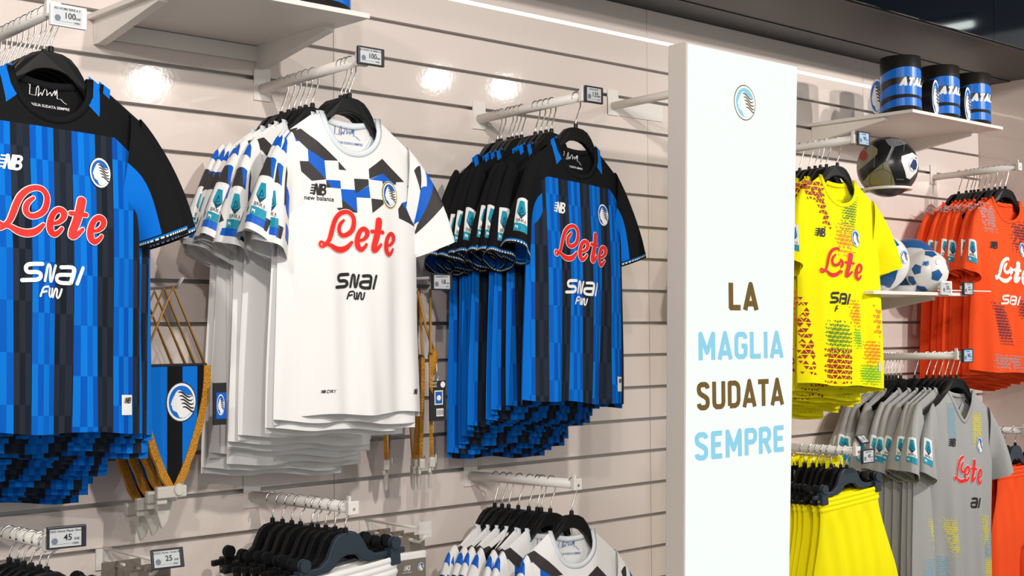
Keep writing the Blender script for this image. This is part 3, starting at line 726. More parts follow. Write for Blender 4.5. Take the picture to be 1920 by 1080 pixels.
# ------------------------------------------------------------------ rails
TILT = math.atan2(.011, .44)
def rail(x, h, name_where, length=.435, plate=(.05, .085), yend=None):
    t = thing('display_rail', name_where, 'rail', (x, 3.0, H(h)))
    m = MB(); m.tube([(0, -.002, 0), (0, -length, .011)], RR, 20); m.build('bar', 'white_metal', t, smooth=True)
    m = MB(); m.box((0, -.0025, .012), (plate[0], .005, plate[1])); b = m.build('wall_plate', 'white_metal', t); bevel(b, .001)
    m = MB(); m.box((0, -length-.006, .011), (.030, .014, .032)); m.box((-.008, -length-.004, .032), (.006, .012, .014)); b = m.build('end_block', 'white_metal', t); bevel(b, .002)
    m = MB(); m.tube([(0, -length-.0135, .008), (0, -length-.0115, .008)], .004, 10); m.build('screw', 'chrome', t)
    return t
def tag_box(loc, yaw, price, title, label, dark=True, wdt=.076, hgt=.043, screen='tag_screen', tilt=0, logo=True):
    t = thing('price_tag', label, 'price tag', loc, (tilt, 0, yaw))
    m = MB(); m.box((0, 0, 0), (wdt, .009, hgt)); b = m.build('housing', 'tag_black' if dark else 'tag_white', t); bevel(b, .0015)
    k = wdt/.076; kz = hgt/.043
    m = MB(); m.box((-.003*k, -.0046, -.0005), (wdt*.80, .0012, hgt*.80)); m.build('screen', screen, t)
    mp = flat_map((0, -.0053, 0), (1, 0, 0), (0, 0, 1), (0, -1, 0))
    L = [(xf(text(title, .0062*k, .01), 1, dx=-.004*k, dz=.0125*kz)+xf(text(price, .0165*kz, .016), 1, dx=.0015*k, dz=-.0005)+xf(text('00€', .0065*k, .01), 1, dx=.019*k, dz=-.004*kz)+xf(text('139081', .005*k, .01), 1, dx=.016*k, dz=-.0125*kz), 'ink', .0004)]
    L.append(([disc((-.024*k, -.006*kz), .0062*kz, 14)], 'grey_ink', .0004))
    L.append(([[(-.030*k, -.0125*kz), (.006*k, -.0125*kz), (.006*k, -.0120*kz), (-.030*k, -.0120*kz)]], 'grey_ink', .0004))
    decal('price_print', L, mp, t)
    m = MB(); m.box((-wdt*.2, .012, .004), (.012, .018, .012)); m.build('holder', 'white_metal', t)
    return t
rail(1.11, .627, 'white wall rail holding the nearest striped shirts, upper left')
rail(1.863, .627, 'white wall rail holding the white geometric shirts, left of the middle')
rail(2.612, .625, 'white wall rail holding the second row of striped shirts, beside the light sign')
t = rail(3.194, .727, 'empty white wall rail running behind the light sign', plate=(.05, .085))
m = MB(); m.box((.11, -.002, .0), (.27, .004, .056)); m.build('back_strip', 'white_metal', t)
rail(1.11, -.425, 'white wall rail with black clip hangers, lower left corner')
rail(1.833, -.425, 'white wall rail holding the white shorts')
rail(2.572, -.431, 'white wall rail holding the lower row of white shirts')
rail(3.925, .627, 'white wall rail holding the yellow shirts, right of the sign')
rail(5.19, .636, 'white wall rail holding the orange shirts, by the corner', length=.38)
rail(4.585, -.121, 'white wall rail holding the grey shirts')
rail(3.91, -.43, 'white wall rail holding the yellow shorts')
rail(5.20, -.437, 'white wall rail holding the orange shorts, lower right', length=.38)
tag_box((1.122, 2.515, H(.618)), .05, '100', 'AD HOME SERIE A S', 'white electronic price tag reading 100 on the upper left rail', False)
tag_box((1.879, 2.545, H(.645)), .0, '100', 'AD AWAY SS SERIE A S', 'black electronic price tag reading 100 on the white shirts rail')
tag_box((2.635, 2.545, H(.640)), .0, '135', 'MAGLIA ELITE', 'black electronic price tag reading 135 by the light sign', wdt=.068, hgt=.046)
tag_box((1.123, 2.515, H(-.399)), -.12, '45', 'AD2425 Home Player Short S', 'black electronic price tag reading 45 at the lower left')
tag_box((3.955, 2.545, H(.640)), 0, '90', 'PORTIERE', 'small blue-screened price tag beside the carbon-black ball', wdt=.070, hgt=.048, screen='tag_screen_blue')
tag_box((4.62, 2.540, H(-.110)), 0, '90', 'PORTIERE', 'small blue-screened price tag on the grey shirts rail', wdt=.072, hgt=.052, screen='tag_screen_blue')
tag_box((3.955, 2.545, H(-.438)), 0, '45', 'SHORT PORT', 'black price tag on the yellow shorts rail', wdt=.074, hgt=.048)

# ------------------------------------------------------------------ hang the garments
HANG = make_hanger(); CLIP = make_clip_hanger(); CLIPN = make_clip_hanger('navy_plastic')
KEEP = dict(home={'body', 'sleeve', 'collar', 'shoulder_strap'}, white={'body', 'sleeve', 'collar', 'chest_print', 'collar_print'})
def hang_shirts(kind, x, h, ys, where, seeds, sx_=1.0, tilt=3.0, grow=.018, yaw0=0, jx=0, lean=0, fx=0, fsx=1):
    protos = [make_shirt(kind, s) for s in seeds]
    for p in protos:                        # one shoulder hangs lower
        for ch in p.children_recursive:
            ch.data.transform(Matrix(((1, 0, 0, 0), (0, 1, 0, 0), (-math.tan(math.radians(tilt)), 0, 1, 0), (0, 0, 0, 1))))
    used = set()
    for i, y in enumerate(ys):
        z = H(h)+(3.0-y)/.435*.011-RZ
        rz = math.radians(yaw0+(0 if i == 0 else random.uniform(-5, 5)))
        ry = math.radians(tilt); rs = math.radians(lean) if i == 0 else math.radians(random.uniform(-1.2, 1.2))
        hg = copy_tree(HANG); hg.name = 'clothes_hanger'; hg.location = (x, y, z); hg.rotation_euler = (0, ry, rz)
        tag(hg, f'black hanger, {nth(i)} on the {where}', 'hanger', f'black hangers on the {where}')
        p = protos[0] if i == 0 else protos[1+(i-1) % (len(protos)-1)]
        if p.name not in used: used.add(p.name); o = p
        else: o = copy_tree(p)
        if i: 
            keep = KEEP.get(kind, {'body', 'sleeve', 'collar', 'chest_print'})
            for ch in list(o.children):
                if ch.name.split('.')[0] not in keep: bpy.data.objects.remove(ch)
        g = 1+grow*i+(random.uniform(-.006, .006) if i else 0)
        o.location = (x+random.uniform(-.006, .006)*(i > 0)+(jx if 0 < i < 4 else 0)+(fx if i == 0 else 0), y, z); o.rotation_euler = (0, rs, rz+(0 if i == 0 else math.radians(random.uniform(-2, 2))))
        ysq = 1.0 if i == 0 else .5
        o.scale = (sx_*(1+.004*i)*(fsx if i == 0 else 1), ysq, g)
        for ch in o.children:
            if ch.name.startswith('sleeve'): ch.scale = (1, 1/ysq, 1/g)
        what = SHIRT_LABEL[kind]
        tag(o, f'{what} shirt, {nth(i)} on the {where}', 'shirt', f'{what} shirts on the {where}')
    for p in protos:
        if p.name not in used:
            for ch in p.children_recursive: bpy.data.objects.remove(ch)
            bpy.data.objects.remove(p)
hang_shirts('home', 1.11, .627, [2.568, 2.600, 2.632, 2.655, 2.69, 2.72, 2.75, 2.78, 2.81, 2.84, 2.87, 2.90], 'upper left rail', [3, 11, 12, 13], jx=.035)
hang_shirts('white', 1.863, .627, [2.609, 2.626, 2.644, 2.765, 2.795, 2.82, 2.848, 2.872, 2.905], 'rail left of the middle', [4, 21, 22, 23], grow=.024, lean=-2)
hang_shirts('home', 2.612, .625, [2.592, 2.688, 2.71, 2.732, 2.754, 2.812, 2.832, 2.851, 2.868, 2.90, 2.915], 'rail beside the light sign', [5, 14, 15, 16], grow=.020, lean=1.2, sx_=.94)
hang_shirts('white', 2.572, -.431, [2.579, 2.662, 2.698, 2.714, 2.748, 2.792, 2.832, 2.860, 2.892], 'lower rail near the light sign', [6, 24, 25], tilt=4)
hang_shirts('yellow', 3.925, .627, [2.63, 2.674, 2.699, 2.721, 2.746, 2.785, 2.83, 2.88], 'rail right of the sign', [7, 31, 32], sx_=1.06, tilt=4, yaw0=-7)
hang_shirts('orange', 5.19, .636, [2.673, 2.697, 2.720, 2.746, 2.767, 2.793, 2.811, 2.826, 2.847, 2.881], 'rail by the right corner', [8, 34, 35], sx_=1.06, tilt=4, grow=.008, yaw0=-10)
hang_shirts('grey', 4.585, -.121, [2.566, 2.590, 2.612, 2.636, 2.662, 2.69, 2.74, 2.80, 2.82, 2.835, 2.85, 2.865, 2.88], 'rail under the ball shelf', [9, 37, 38], sx_=1.04, tilt=5, grow=.006, yaw0=-12, fx=.022, fsx=.86)
def hang_shorts(mname, colour, x, h, ys, where, seeds, scale=1.0, yaw=0, roll=0, navy_front=True):
    protos = [make_shorts(mname, s) for s in seeds]
    for i, y in enumerate(ys):
        z = H(h)+(3.0-y)/.435*.011-RZ+.024
        rz = math.radians(yaw+random.uniform(-4, 4)*(i > 0)); ry = math.radians(roll+random.uniform(-1.5, 1.5)*(i > 0))
        hg = copy_tree(CLIPN if i == 0 and navy_front else CLIP); hg.name = 'clip_hanger'; hg.location = (x, y, z); hg.rotation_euler = (0, ry, rz)
        tag(hg, f'black clip hanger, {nth(i)} on the {where}', 'hanger', f'clip hangers on the {where}')
        p = protos[i] if i < len(protos) else copy_tree(protos[i % len(protos)])
        p.location = (x, y, z); p.rotation_euler = (0, ry, rz); p.scale = (scale, 1 if i == 0 else .6, 1)
        tag(p, f'{colour} football shorts, {nth(i)} on the {where}', 'shorts', f'{colour} shorts on the {where}')
hang_shorts('white_cloth', 'white', 1.833, -.425, [2.585, 2.627, 2.666, 2.70, 2.725, 2.774, 2.812, 2.854, 2.90], 'rail above the lower edge', [41, 42, 43], yaw=5, roll=-4)
hang_shorts('black_cloth', 'black', 1.11, -.425, [2.575, 2.61, 2.65, 2.685, 2.72, 2.76], 'lower left rail', [44, 45], navy_front=False)
hang_shorts('yellow_cloth', 'yellow', 3.91, -.43, [2.598, 2.622, 2.66, 2.685, 2.71, 2.735, 2.77, 2.82], 'rail right of the sign', [46, 47, 48], yaw=-6, roll=-5)
hang_shorts('orange_cloth', 'orange', 5.20, -.437, [2.655, 2.70, 2.74, 2.78, 2.82], 'lower right rail', [49, 50])
for o in (HANG, CLIP, CLIPN):
    for ch in o.children_recursive: bpy.data.objects.remove(ch)
    bpy.data.objects.remove(o)

# ------------------------------------------------------------------ shelves
def shelf(name_label, x0, x1, h, depth=.445, br=((0, 1),)):
    t = thing('wall_shelf', name_label, 'shelf', ((x0+x1)/2, 3.0, H(h))); w2 = (x1-x0)/2
    m = MB(); m.box((0, -depth/2, .006), (2*w2, depth, .012)); b = m.build('shelf_board', 'white_metal', t); bevel(b, .001)
    for s_ in (-1, 1):
        m = MB(); xx = s_*(w2-.028)
        o = [(-.001, .0), (-.001, -.058), (-.03, -.058), (-depth*.72, -.012), (-depth*.72, 0)]
        m.add([(xx-.012, y, z) for y, z in o]+[(xx+.012, y, z) for y, z in o], [tuple(range(5)), tuple(range(9, 4, -1))]+[(k, k+5, (k+1) % 5+5, (k+1) % 5) for k in range(5)])
        m.build('bracket', 'white_metal', t)
    m = MB(); m.box((0, -.006, -.022), (2*w2-.03, .004, .04)); m.build('back_lip', 'white_metal', t)
    return t
shelf('white wall shelf above the white shirts, seen from below', 1.385, 1.885, .738)
shelf('white wall shelf carrying three striped mugs', 4.29, 4.95, .768)
shelf('white wall shelf carrying footballs behind the yellow shirts', 4.02, 4.655, .112)

# ------------------------------------------------------------------ mugs
def make_mug(ang, face_ang):
    t = link('striped_mug', None); r, h = .073, .205
    m = MB(); m.lathe([(.001, 0), (r-.004, 0), (r, .004), (r, h-.003), (r-.002, h), (r-.005, h-.002), (r-.005, .008), (.001, .006)], 56); m.build('cup', 'mug_black', t, smooth=True)
    def cm(uv, lift): a = face_ang+uv[:, 0]/r; return np.stack([(r+lift)*np.cos(a), (r+lift)*np.sin(a), uv[:, 1]], 1)
    bands = []
    for zc, th in ((.130, .032), (.070, .036), (.022, .024), ):
        top = [(x, zc+th/2*math.cos(x*9)+.014*math.sin(x*15+1.2)+.012*x/.19) for x in np.linspace(-.19, .19, 40)]
        bot = [(x, zc-th/2*(1+.3*math.sin(x*17))+.014*math.sin(x*15+1.2)+.012*x/.19-.004) for x in np.linspace(-.19, .19, 40)]
        bands += [[top[k], bot[k], bot[k+1], top[k+1]] for k in range(39)]
    bands = [[(x, min(.165, max(.003, z))) for x, z in p] for p in bands]
    decal('wave_band', [(bands, 'mug_blue', .0006)], cm, t)
    decal('lettering', [(xf(caps('ATALANTA', .029, .26, .08, .205, shear=.28), 1, dx=.104, dz=.106), 'print_white', .0012)], cm, t, .008)
    hx, hy = math.cos(ang), math.sin(ang); nx, ny = -hy, hx          # handle points along h, its disc faces n
    m = MB(); n = 36; cc = np.array([hx, hy, 0])*(r+.022)+np.array([0, 0, .077]); V = []
    for s_, rr in ((-.018, .060), (-.021, .057), (.018, .060), (.021, .057)):
        for k in range(n):
            a = 2*math.pi*k/n; V.append(cc+np.array([hx, hy, 0])*rr*.62*math.cos(a)+np.array([0, 0, 1])*rr*1.12*math.sin(a)+np.array([nx, ny, 0])*s_)
    fs = [(k, (k+1) % n, (k+1) % n+2*n, k+2*n) for k in range(n)]+[(k+n, (k+1) % n+n, (k+1) % n, k) for k in range(n)]+[(k+2*n, (k+1) % n+2*n, (k+1) % n+3*n, k+3*n) for k in range(n)]
    fs += [tuple(range(2*n-1, n-1, -1)), tuple(range(3*n, 4*n))]
    m.add(V, fs); hd = m.build('handle', 'mug_black', t, smooth=False)
    for sg in (1, -1):
        fm = flat_map(cc+np.array([nx, ny, 0])*.0212*sg, np.array([hx, hy, 0])*(1 if sg < 0 else -1), (0, 0, 1), np.array([nx, ny, 0])*sg)
        decal('handle_crest', crest(.060*.60, .060*1.1, (0, 0), 'mug_blue', None, lift=.0004), fm, hd)
    return t
camdir = np.array([-.86, -.51]); rgt = np.array([.738, -.675])
hb = math.atan2(*(camdir*.90-rgt*.43)[::-1])
la = math.atan2(camdir[1], camdir[0])
for (x, dy, ha, lab) in ((4.36, 0, math.atan2(.82, .165), 'striped blue and black mug nearest the sign, lettering facing out'), (4.635, 0, hb, 'striped blue and black mug in the middle of the three, round crest handle'), (4.872, 0, hb, 'striped blue and black mug nearest the corner, round crest handle')):
    g = make_mug(ha, la); g.location = (x, 2.645, H(.780)); tag(g, lab, 'mug', 'striped mugs on the shelf')
g = make_mug(hb, la); g.location = (1.80, 2.64, H(.750)); tag(g, 'striped mug barely showing above the edge of the left shelf', 'mug')

# ------------------------------------------------------------------ balls
def pent(r, n=5, rot=math.pi/2): return [(r*math.cos(rot+2*math.pi*k/n), r*math.sin(rot+2*math.pi*k/n)) for k in range(n)]
def ball(loc, r, base, label):
    t = thing('football', label, 'ball', loc); m = MB(); m.sphere((0, 0, 0), r, 48, 28); m.build('shell', base, t, smooth=True); return t
def crop(pts, cx, cy, s): return [((x-cx)/s, -(y-cy)/s) for x, y in pts]
CB = lambda x, y, h: (-x, -y, -h)          # direction from a ball to the eye
t = ball((4.272, 2.65, H(.578)), .109, 'ball_black', 'carbon-black football with gold and silver panels beside the yellow shirts')
mp = sphere_map((0, 0, 0), .109, CB(4.272, 2.65, .578)); K = (622, 540, 482)
decal('gold_panel', [([crop([(240, 765), (365, 625), (560, 470), (615, 455), (690, 640), (745, 850), (640, 872), (430, 885), (330, 845)], *K)], 'ball_gold', .0010),
                     (sum([stroke(crop(s_, *K), .012, sm=False) for s_ in ([(365, 625), (555, 565), (690, 650)], [(555, 565), (555, 470)], [(365, 625), (345, 790), (430, 870)], [(690, 650), (670, 840)])], []), 'ball_black', .0016)], mp, t, .12)
decal('grey_panel', [([crop([(590, 440), (690, 230), (640, 190), (590, 110), (700, 90), (850, 120), (930, 190), (860, 200), (740, 225), (640, 455)], *K)], 'ball_grey', .0010), (stroke(crop([(612, 450), (700, 225)], *K), .014, sm=False), 'ball_silver', .0014)], mp, t, .12)
decal('silver_panel', [([crop([(835, 380), (1000, 330), (1080, 390), (1098, 520), (1060, 640), (960, 745), (905, 720), (885, 620), (830, 455)], *K)], 'ball_white', .0010), ([crop(disc((1015, 520), 75, 24, 112), *K)], 'ball_silver', .0014), ([crop(disc((1017, 520), 62, 24, 98), *K)], 'print_white', .0018), ([crop([(960, 530), (990, 470), (1010, 430), (1050, 450), (1068, 520), (1050, 590), (1010, 610), (990, 570), (965, 560)], *K)], 'print_navy', .0022)], mp, t, .12)
decal('left_panel', [([crop([(250, 320), (340, 210), (400, 185), (480, 255), (470, 335), (400, 400), (260, 520), (160, 585), (150, 500), (190, 400)], *K)], 'ball_gold', .0010), ([crop(disc((265, 345), 78, 24, 92), *K)], 'ball_grey', .0014), ([crop(disc((258, 345), 62, 24, 78), *K)], 'print_maroon', .0018)], mp, t, .12)
for a_, w_ in (([(435, 370), (420, 540)], .02), ([(755, 735), (860, 745)], .025), ([(880, 200), (870, 300)], .016)):
    decal('seam_mark', [(stroke(crop(a_, *K), w_, sm=False), 'ball_grey', .0012)], mp, t, .12)
t = thing('ball_holder', 'white metal ring arm holding the black football on the wall', 'holder', (4.272, 3.0, H(.497)))
m = MB(); rr = .083; m.tube([(rr*math.cos(a), -.35+rr*math.sin(a), 0) for a in [2*math.pi*k/40 for k in range(41)]], .0055, 10); m.build('ring', 'white_metal', t, smooth=True)
m = MB(); m.tube([(0, 0, 0), (0, -.35+rr, 0)], .006, 10); m.build('arm', 'white_metal', t, smooth=True)
m = MB(); m.box((0, -.003, .01), (.05, .006, .08)); m.build('wall_plate', 'white_metal', t)
t = ball((4.235, 2.665, H(.232)), .105, 'ball_white', 'white football with big blue swirl panels beside the yellow shirts')
mp = sphere_map((0, 0, 0), .105, CB(4.235, 2.665, .232))
decal('blue_panel', [([[(-.5, .84), (-.2, .95), (.2, .92), (.48, .78), (.66, .56), (.5, .5), (.2, .58), (-.1, .54), (-.4, .6)]], 'ball_blue', .001)], mp, t, .12)
decal('blue_panel', [([[(.05, -.95), (.0, -.55), (.12, -.15), (.30, .02), (.50, -.05), (.58, -.3), (.50, -.6), (.35, -.85)]], 'ball_blue', .001)], mp, t, .12)
decal('crest', crest(.12, .22, (.80, .16), rim='crest_blue', lift=.001), mp, t, .12)
t = ball((4.60, 2.76, H(.232)), .105, 'ball_blue', 'blue and silver football in clear wrap behind the small ball')
mp = sphere_map((0, 0, 0), .105, CB(4.60, 2.76, .232))
decal('silver_panel', [([[(-.35, .6), (.0, .66), (.4, .62), (.72, .42), (.9, .1), (.7, -.3), (.2, -.4), (-.2, -.1), (-.38, .25)]], 'ball_silver', .001)], mp, t, .12)
decal('crest', crest(.14, .2, (.62, .08), rim='crest_blue', lift=.002), mp, t, .12)
t = ball((4.48, 2.62, H(.204)), .078, 'ball_white', 'small white football with blue pentagons at the shelf front')
ax = np.array(CB(4.48, 2.62, .204)); ax /= np.linalg.norm(ax); ra = np.array([rgt[0], rgt[1], 0])
for u, v, q, rr in ((-.55, .10, .4, .27), (.42, -.18, .1, .30), (.18, .80, .9, .30), (-.28, -.90, .2, .30), (.95, .25, .5, .28), (-.9, -.55, .5, .28)):
    L = math.hypot(u, v); u, v = (u/L*.93, v/L*.93) if L > .93 else (u, v)
    n_ = ra*u+np.array([0, 0, 1])*v+ax*math.sqrt(max(0, 1-u*u-v*v))
    decal('pentagon_panel', [([pent(rr, 5, q+1.2)], 'ball_blue', .0008)], sphere_map((0, 0, 0), .078, n_, (.1, .2, 1)), t, .1)
decal('maker_mark', [(xf(maker(.20), 1, dx=-.06, dz=.36), 'crest_blue', .001)], sphere_map((0, 0, 0), .078, ax), t, .1)
decal('crest', [([disc((.52, .42), .13, 20, .15)], 'ball_silver', .001), ([disc((.52, .42), .11, 20, .13)], 'print_white', .0014)], sphere_map((0, 0, 0), .078, ax), t, .1)
for k, x in enumerate((4.21, 4.39)):
    t = thing('ball_stand', ('clear plastic ring stand under the swirl football', 'clear plastic ring stand beside the small football')[k], 'stand', (x, 2.665, H(.124)))
    m = MB(); m.lathe([(.040, 0), (.044, 0), (.048, .026), (.044, .026), (.040, 0)], 28); m.build('ring', 'clear_plastic', t, smooth=True)
t = thing('label_rod', 'thin white wire rod along the ball shelf edge carrying two price tags', 'rod', (4.6, 2.553, H(.131)))
m = MB(); m.tube([(-.16, 0, 0), (.225, 0, .001)], .0028, 8); m.build('rod', 'white_metal', t)
tag_box((4.483, 2.545, H(.140)), 0, '20', 'PALLONE', 'white price tag on the ball shelf below the small ball', False, .072, .050)
tag_box((4.640, 2.545, H(.140)), 0, '22', 'PALLONE', 'dark price tag on the ball shelf nearest the orange shirts', True, .070, .050)

# ------------------------------------------------------------------ hooks and hanging goods
def wall_hook(x, h, length, label, rise=.02, loop=False):
    t = thing('wall_hook', label, 'hook', (x, 3.0, H(h)))
    m = MB(); m.tube([(0, -.001, 0), (0, -length*.9, 0), (0, -length, rise)], .0042, 9); m.build('prong', 'white_metal', t, smooth=True)
    m = MB(); m.box((0, -.003, .008), (.04, .006, .05)); m.build('wall_plate', 'white_metal', t)
    if loop:
        m = MB(); m.tube([(0, -.004, .034), (0, -length*.92, .036)], .0038, 9); m.build('label_arm', 'white_metal', t, smooth=True)
    return t
wall_hook(1.50, .100, .25, 'white wall hook holding the gold fringed blue pennants')
wall_hook(2.233, .100, .25, 'white wall hook holding the white pennants behind the white shirts', loop=True)
wall_hook(1.43, -.545, .27, 'white wall hook holding grey sock packs, lower left', loop=True)
wall_hook(2.19, -.555, .27, 'white wall hook holding grey sock packs beside the white shorts', loop=True)
wall_hook(3.95, -.45, .34, 'white wall hook holding yellow sock bands beside the yellow shorts', loop=True)
wall_hook(5.32, -.44, .28, 'white wall hook at the lower right by the orange shorts')
tag_box((2.233, 2.715, H(.124)), 0, '18', 'GAGLIARDETTO', 'grey price tag reading 18 between the white and striped shirts', True, .066, .044)
tag_box((1.44, 2.706, H(-.502)), -.10, '25', 'AD2425 Home - Socks SR', 'tilted black price tag reading 25 at the lower left', True, .074, .044, tilt=-.25)
tag_box((3.97, 2.575, H(-.385)), .2, '20', 'CALZE', 'tilted price tag above the yellow shorts', True, .070, .034, tilt=-.7)
t = thing('label_holder', 'clear plastic price holder on the hook beside the white shorts', 'holder', (2.19, 2.745, H(-.522)))
m = MB(); m.box((.006, -.004, 0), (.040, .003, .042)); m.box((.006, .004, .016), (.04, .012, .006)); b = m.build('holder_plate', 'clear_plastic', t)

def pennant(loc, yaw, label, k, cloth='home', sc=1.0):
    t = thing('pennant', label, 'pennant', loc, (0, 0, yaw), None); t.scale = (sc*.84, 1, sc)
    edge = [(.098, 0), (.095, -.05), (.083, -.105), (.062, -.165), (.034, -.225), (.006, -.270)]
    out = edge+[(-x, z) for x, z in reversed(edge)]
    m = MB(); m.prism(out, -.0015, .0015); m.build('cloth', 'blue_cloth' if cloth == 'home' else 'white_cloth', t)
    mp = flat_map((0, -.0016, 0), (1, 0, 0), (0, 0, 1), (0, -1, 0))
    if cloth == 'home':
        def strip(a, b): return clip(clip([out[:]], a, True), b, False)
        decal('black_stripe', [(strip(-.098, -.072)+strip(-.018, .026)+strip(.070, .098), 'black_cloth', .0006)], mp, t)
    if k == 0 and cloth == 'home': decal('crest', crest(.042, .042, (.022, -.080), blue='mug_blue', lift=.0012), mp, t)
    for sg in (1, -1):
        V = []; n = 28; q = smooth_path([(x*sg, 0, z) for x, z in edge], 6)
        for i, p in enumerate(q):
            tt = q[min(i+1, len(q)-1)]-q[max(i-1, 0)]; nn = np.array([-tt[2], 0, tt[0]])*sg; nn /= np.linalg.norm(nn)+1e-9
            if nn[0]*sg < 0: nn = -nn
            j = .0015*math.sin(i*5.1)
            for a, y in ((-.009, -.004), (.011+j, -.005), (.012+j, .004), (-.009, .004)): V.append(p+nn*a+np.array([0, y, 0]))
        L = len(q); mb = MB(); mb.add(V, [(i*4+a, i*4+(a+1) % 4, i*4+4+(a+1) % 4, i*4+4+a) for i in range(L-1) for a in range(4)]); mb.build('fringe', 'gold_fringe', t)
    m = MB(); m.box((-.008, -.003, -.276), (.085, .016, .026)); m.box((-.03, .004, -.292), (.03, .008, .022)); 
    if k: m.prism([(-.03, -.285), (.028, -.285), (.012, -.335), (-.004, -.348)], -.002, .008)
    b = m.build('weight_plate', 'cream_plastic', t); bevel(b, .003)
    m = MB(); c0 = np.array([.010, -.012, -.272]); m.add([c0+np.array([.014*math.cos(a), 0, .014*math.sin(a)]) for a in [2*math.pi*q/20 for q in range(20)]]+[c0+np.array([.012*math.cos(a), -.003, .012*math.sin(a)]) for a in [2*math.pi*q/20 for q in range(20)]], [(q, (q+1) % 20, (q+1) % 20+20, q+20) for q in range(20)]+[tuple(range(39, 19, -1))]); m.build('button', 'cream_plastic', b)
    m = MB(); m.tube([(-.098, 0, .002), (.098, 0, .002)], .0035, 8); m.build('bar', 'ink', t)
    m = MB(); hz = .175
    m.tube([(.094, 0, .002), (0, .0, hz), (-.094, 0, .002)], .0036, 7); m.build('cord', 'gold_cord', t, smooth=True)
    return t
for k, (y, dz, yaw, dx) in enumerate(((2.752, 0, .0, -.022), (2.80, -.012, .03, -.02), (2.845, -.035, -.04, -.02), (2.90, -.05, .05, -.02))):
    pennant((1.50+dx, y, H(-.080+dz*.5)), yaw, f'blue and black gold fringed pennant, {nth(k)} on its hook', k, sc=1.02+.03*k)
for k, (y, dx, yaw) in enumerate(((2.765, .0, .9), (2.80, -.01, 1.0), (2.85, .01, 1.05), (2.93, -.02, .8))):
    pennant((2.235+dx, y, H(-.066-.006*k)), yaw, f'white gold fringed pennant, {nth(k)} behind the white shirts', 1, 'white', 1.02)
t = thing('hang_card', 'small blue and black card with crest beside the blue pennants', 'card', (1.578, 2.72, H(-.122)))
m = MB(); m.box((0, 0, -.046), (.034, .004, .096)); m.build('card', 'ink', t)
mp = flat_map((0, -.0021, 0), (1, 0, 0), (0, 0, 1), (0, -1, 0)); decal('card_print', [([[(-.010, -.080), (.016, -.080), (.016, -.02), (-.010, -.02)]], 'print_blue', .0005)]+crest(.010, .024, (.001, -.048), rim=None, lift=.001), mp, t)
t = thing('hang_card', 'black hanging card with barcode between white and striped shirts', 'card', (2.205, 2.70, H(-.140)))
m = MB(); m.box((0, 0, -.046), (.054, .004, .104)); b = m.build('card', 'ink', t)
m = MB(); m.tube([(.0, .0, .006), (.004, 0, .018), (-.002, 0, .03), (.0, .003, .05)], .0012, 6); m.build('loop', 'chrome', t)
decal('card_print', [([[(-.012, -.056), (.016, -.056), (.016, -.019), (-.012, -.019)], [(-.006, -.086), (.018, -.086), (.018, -.066), (-.006, -.066)], disc((.016, -.004), .008, 14)], 'print_white', .0005), ([[(-.009, -.053), (.013, -.053), (.013, -.022), (-.009, -.022)]], 'crest_blue', .001), ([disc((.002, -.038), .007, 14)], 'print_white', .0014),
                     ([[(-.004+.0028*q, -.083), (-.0028+.0028*q, -.083), (-.0028+.0028*q, -.069), (-.004+.0028*q, -.069)] for q in range(8)], 'ink', .001), (xf(text('EASY', .009, .02), 1, dx=-.013, dz=.0)+xf(text('CARD', .007, .02), 1, dx=-.013, dz=-.008), 'print_silver', .0006)], mp, t)
t = thing('key_ring', 'gold tassel key ring hanging above the black card', 'key ring', (2.207, 2.735, H(-.03)))
m = MB(); m.tube([(-.03, .01, .13), (-.01, 0, .03), (.012, 0, -.02)], .004, 7); m.build('cord', 'gold_cord', t, smooth=True)
m = MB(); m.lathe([(.001, .01), (.011, .004), (.014, -.012), (.010, -.035), (.004, -.06), (.001, -.062)], 14, 0, (.012, 0, -.03)); m.build('tassel', 'gold_fringe', t, smooth=True)
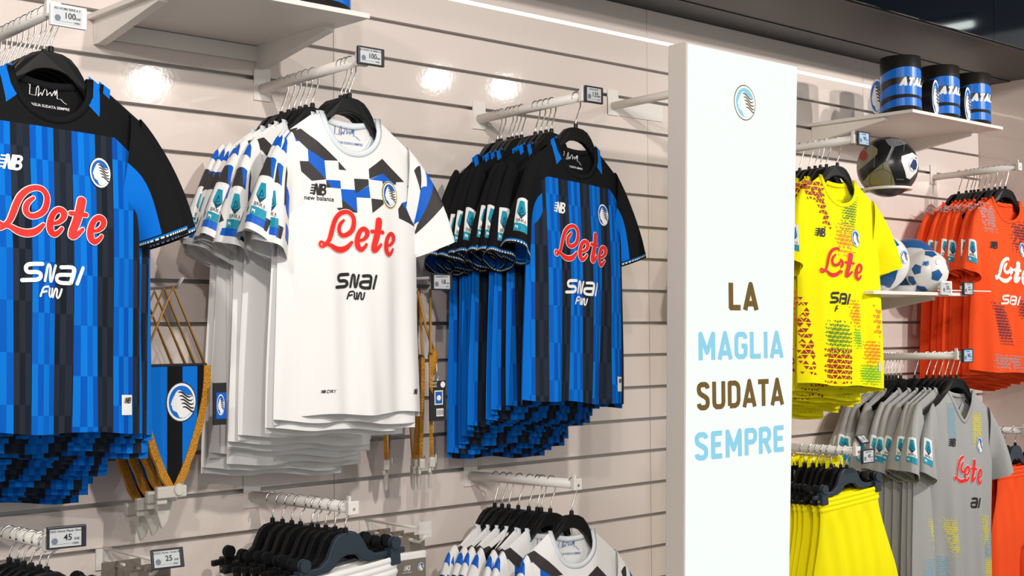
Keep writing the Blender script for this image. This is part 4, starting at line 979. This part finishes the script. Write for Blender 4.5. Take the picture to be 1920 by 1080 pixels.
def sock_pack(loc, yaw, label, big=False):
    t = thing('sock_pack', label, 'pack', loc, (0, 0, yaw)); wd = .10
    m = MB(); m.box((0, 0, -.012), (wd, .0025, .042)); m.build('header_card', 'cardboard', t)
    m = MB(); m.box((0, 0, -.115), (wd*.96, .022, .165)); b = m.build('packet', 'black_cloth' if not big else 'cardboard', t); bevel(b, .006)
    m = MB(); m.tube([(.0, -.012, .0), (.0, .010, .0)], .0045, 8); m.build('hang_tab', 'white_metal', t)
    if big:
        m = MB(); m.box((0, 0, -.043), (wd*.97, .023, .022)); b = m.build('white_fold', 'white_cloth', t); bevel(b, .005)
        mp = flat_map((0, -.0111, 0), (1, 0, 0), (0, 0, 1), (0, -1, 0))
        decal('pack_print', [(xf(maker(.014), 1, dx=-.018, dz=-.072)+xf(text('new balance', .006), 1, dx=-.018, dz=-.083), 'print_white', .0006)], mp, t); decal('crest', crest(.010, .011, (.028, -.073), rim=None, lift=.0006), mp, t)
    return t
for k, y in enumerate((2.768, 2.80, 2.84, 2.93)):
    sock_pack((1.43+.004*k, y, H(-.543)), .03*k-.04, f'grey carded black sock pack, {nth(k)} on the lower left hook')
for k, y in enumerate((2.80, 2.845, 2.89, 2.95)):
    sock_pack((2.19, y, H(-.553)), .0, f'grey carded sock pack beside the white shorts, {nth(k)} on its hook', k == 0)
def sock_band(loc, label):
    t = thing('sock_pack', label, 'pack', loc)
    m = MB(); v = []; n = 24
    for z in (-.004, -.012, -.045, -.052):
        for k in range(n):
            a = 2*math.pi*k/n; v.append((.052*math.cos(a)*(1 if z < -.01 else .9), .009*math.sin(a), z+.006*math.cos(a)))
    m.add(v, [(j*n+k, (j+1)*n+k, (j+1)*n+(k+1) % n, j*n+(k+1) % n) for j in range(3) for k in range(n)]+[tuple(range(n)), tuple(range(4*n-1, 3*n-1, -1))]); m.build('cuff_band', 'yellow_cloth', t, smooth=True)
    m = MB(); m.box((0, 0, -.105), (.088, .014, .11)); b = m.build('packet', 'cardboard', t); bevel(b, .004)
    mp = flat_map((0, -.0095, 0), (1, 0, 0), (0, 0, 1), (0, -1, 0))
    decal('band_print', [(xf(text('NB', .018, .02), 1, dx=-.02, dz=-.030), 'ink', .0006)], mp, t)
for k, y in enumerate((2.675, 2.715, 2.75, 2.785, 2.82, 2.86)):
    sock_band((3.95, y, H(-.448)), f'yellow banded sock pack, {nth(k)} behind the yellow shorts')
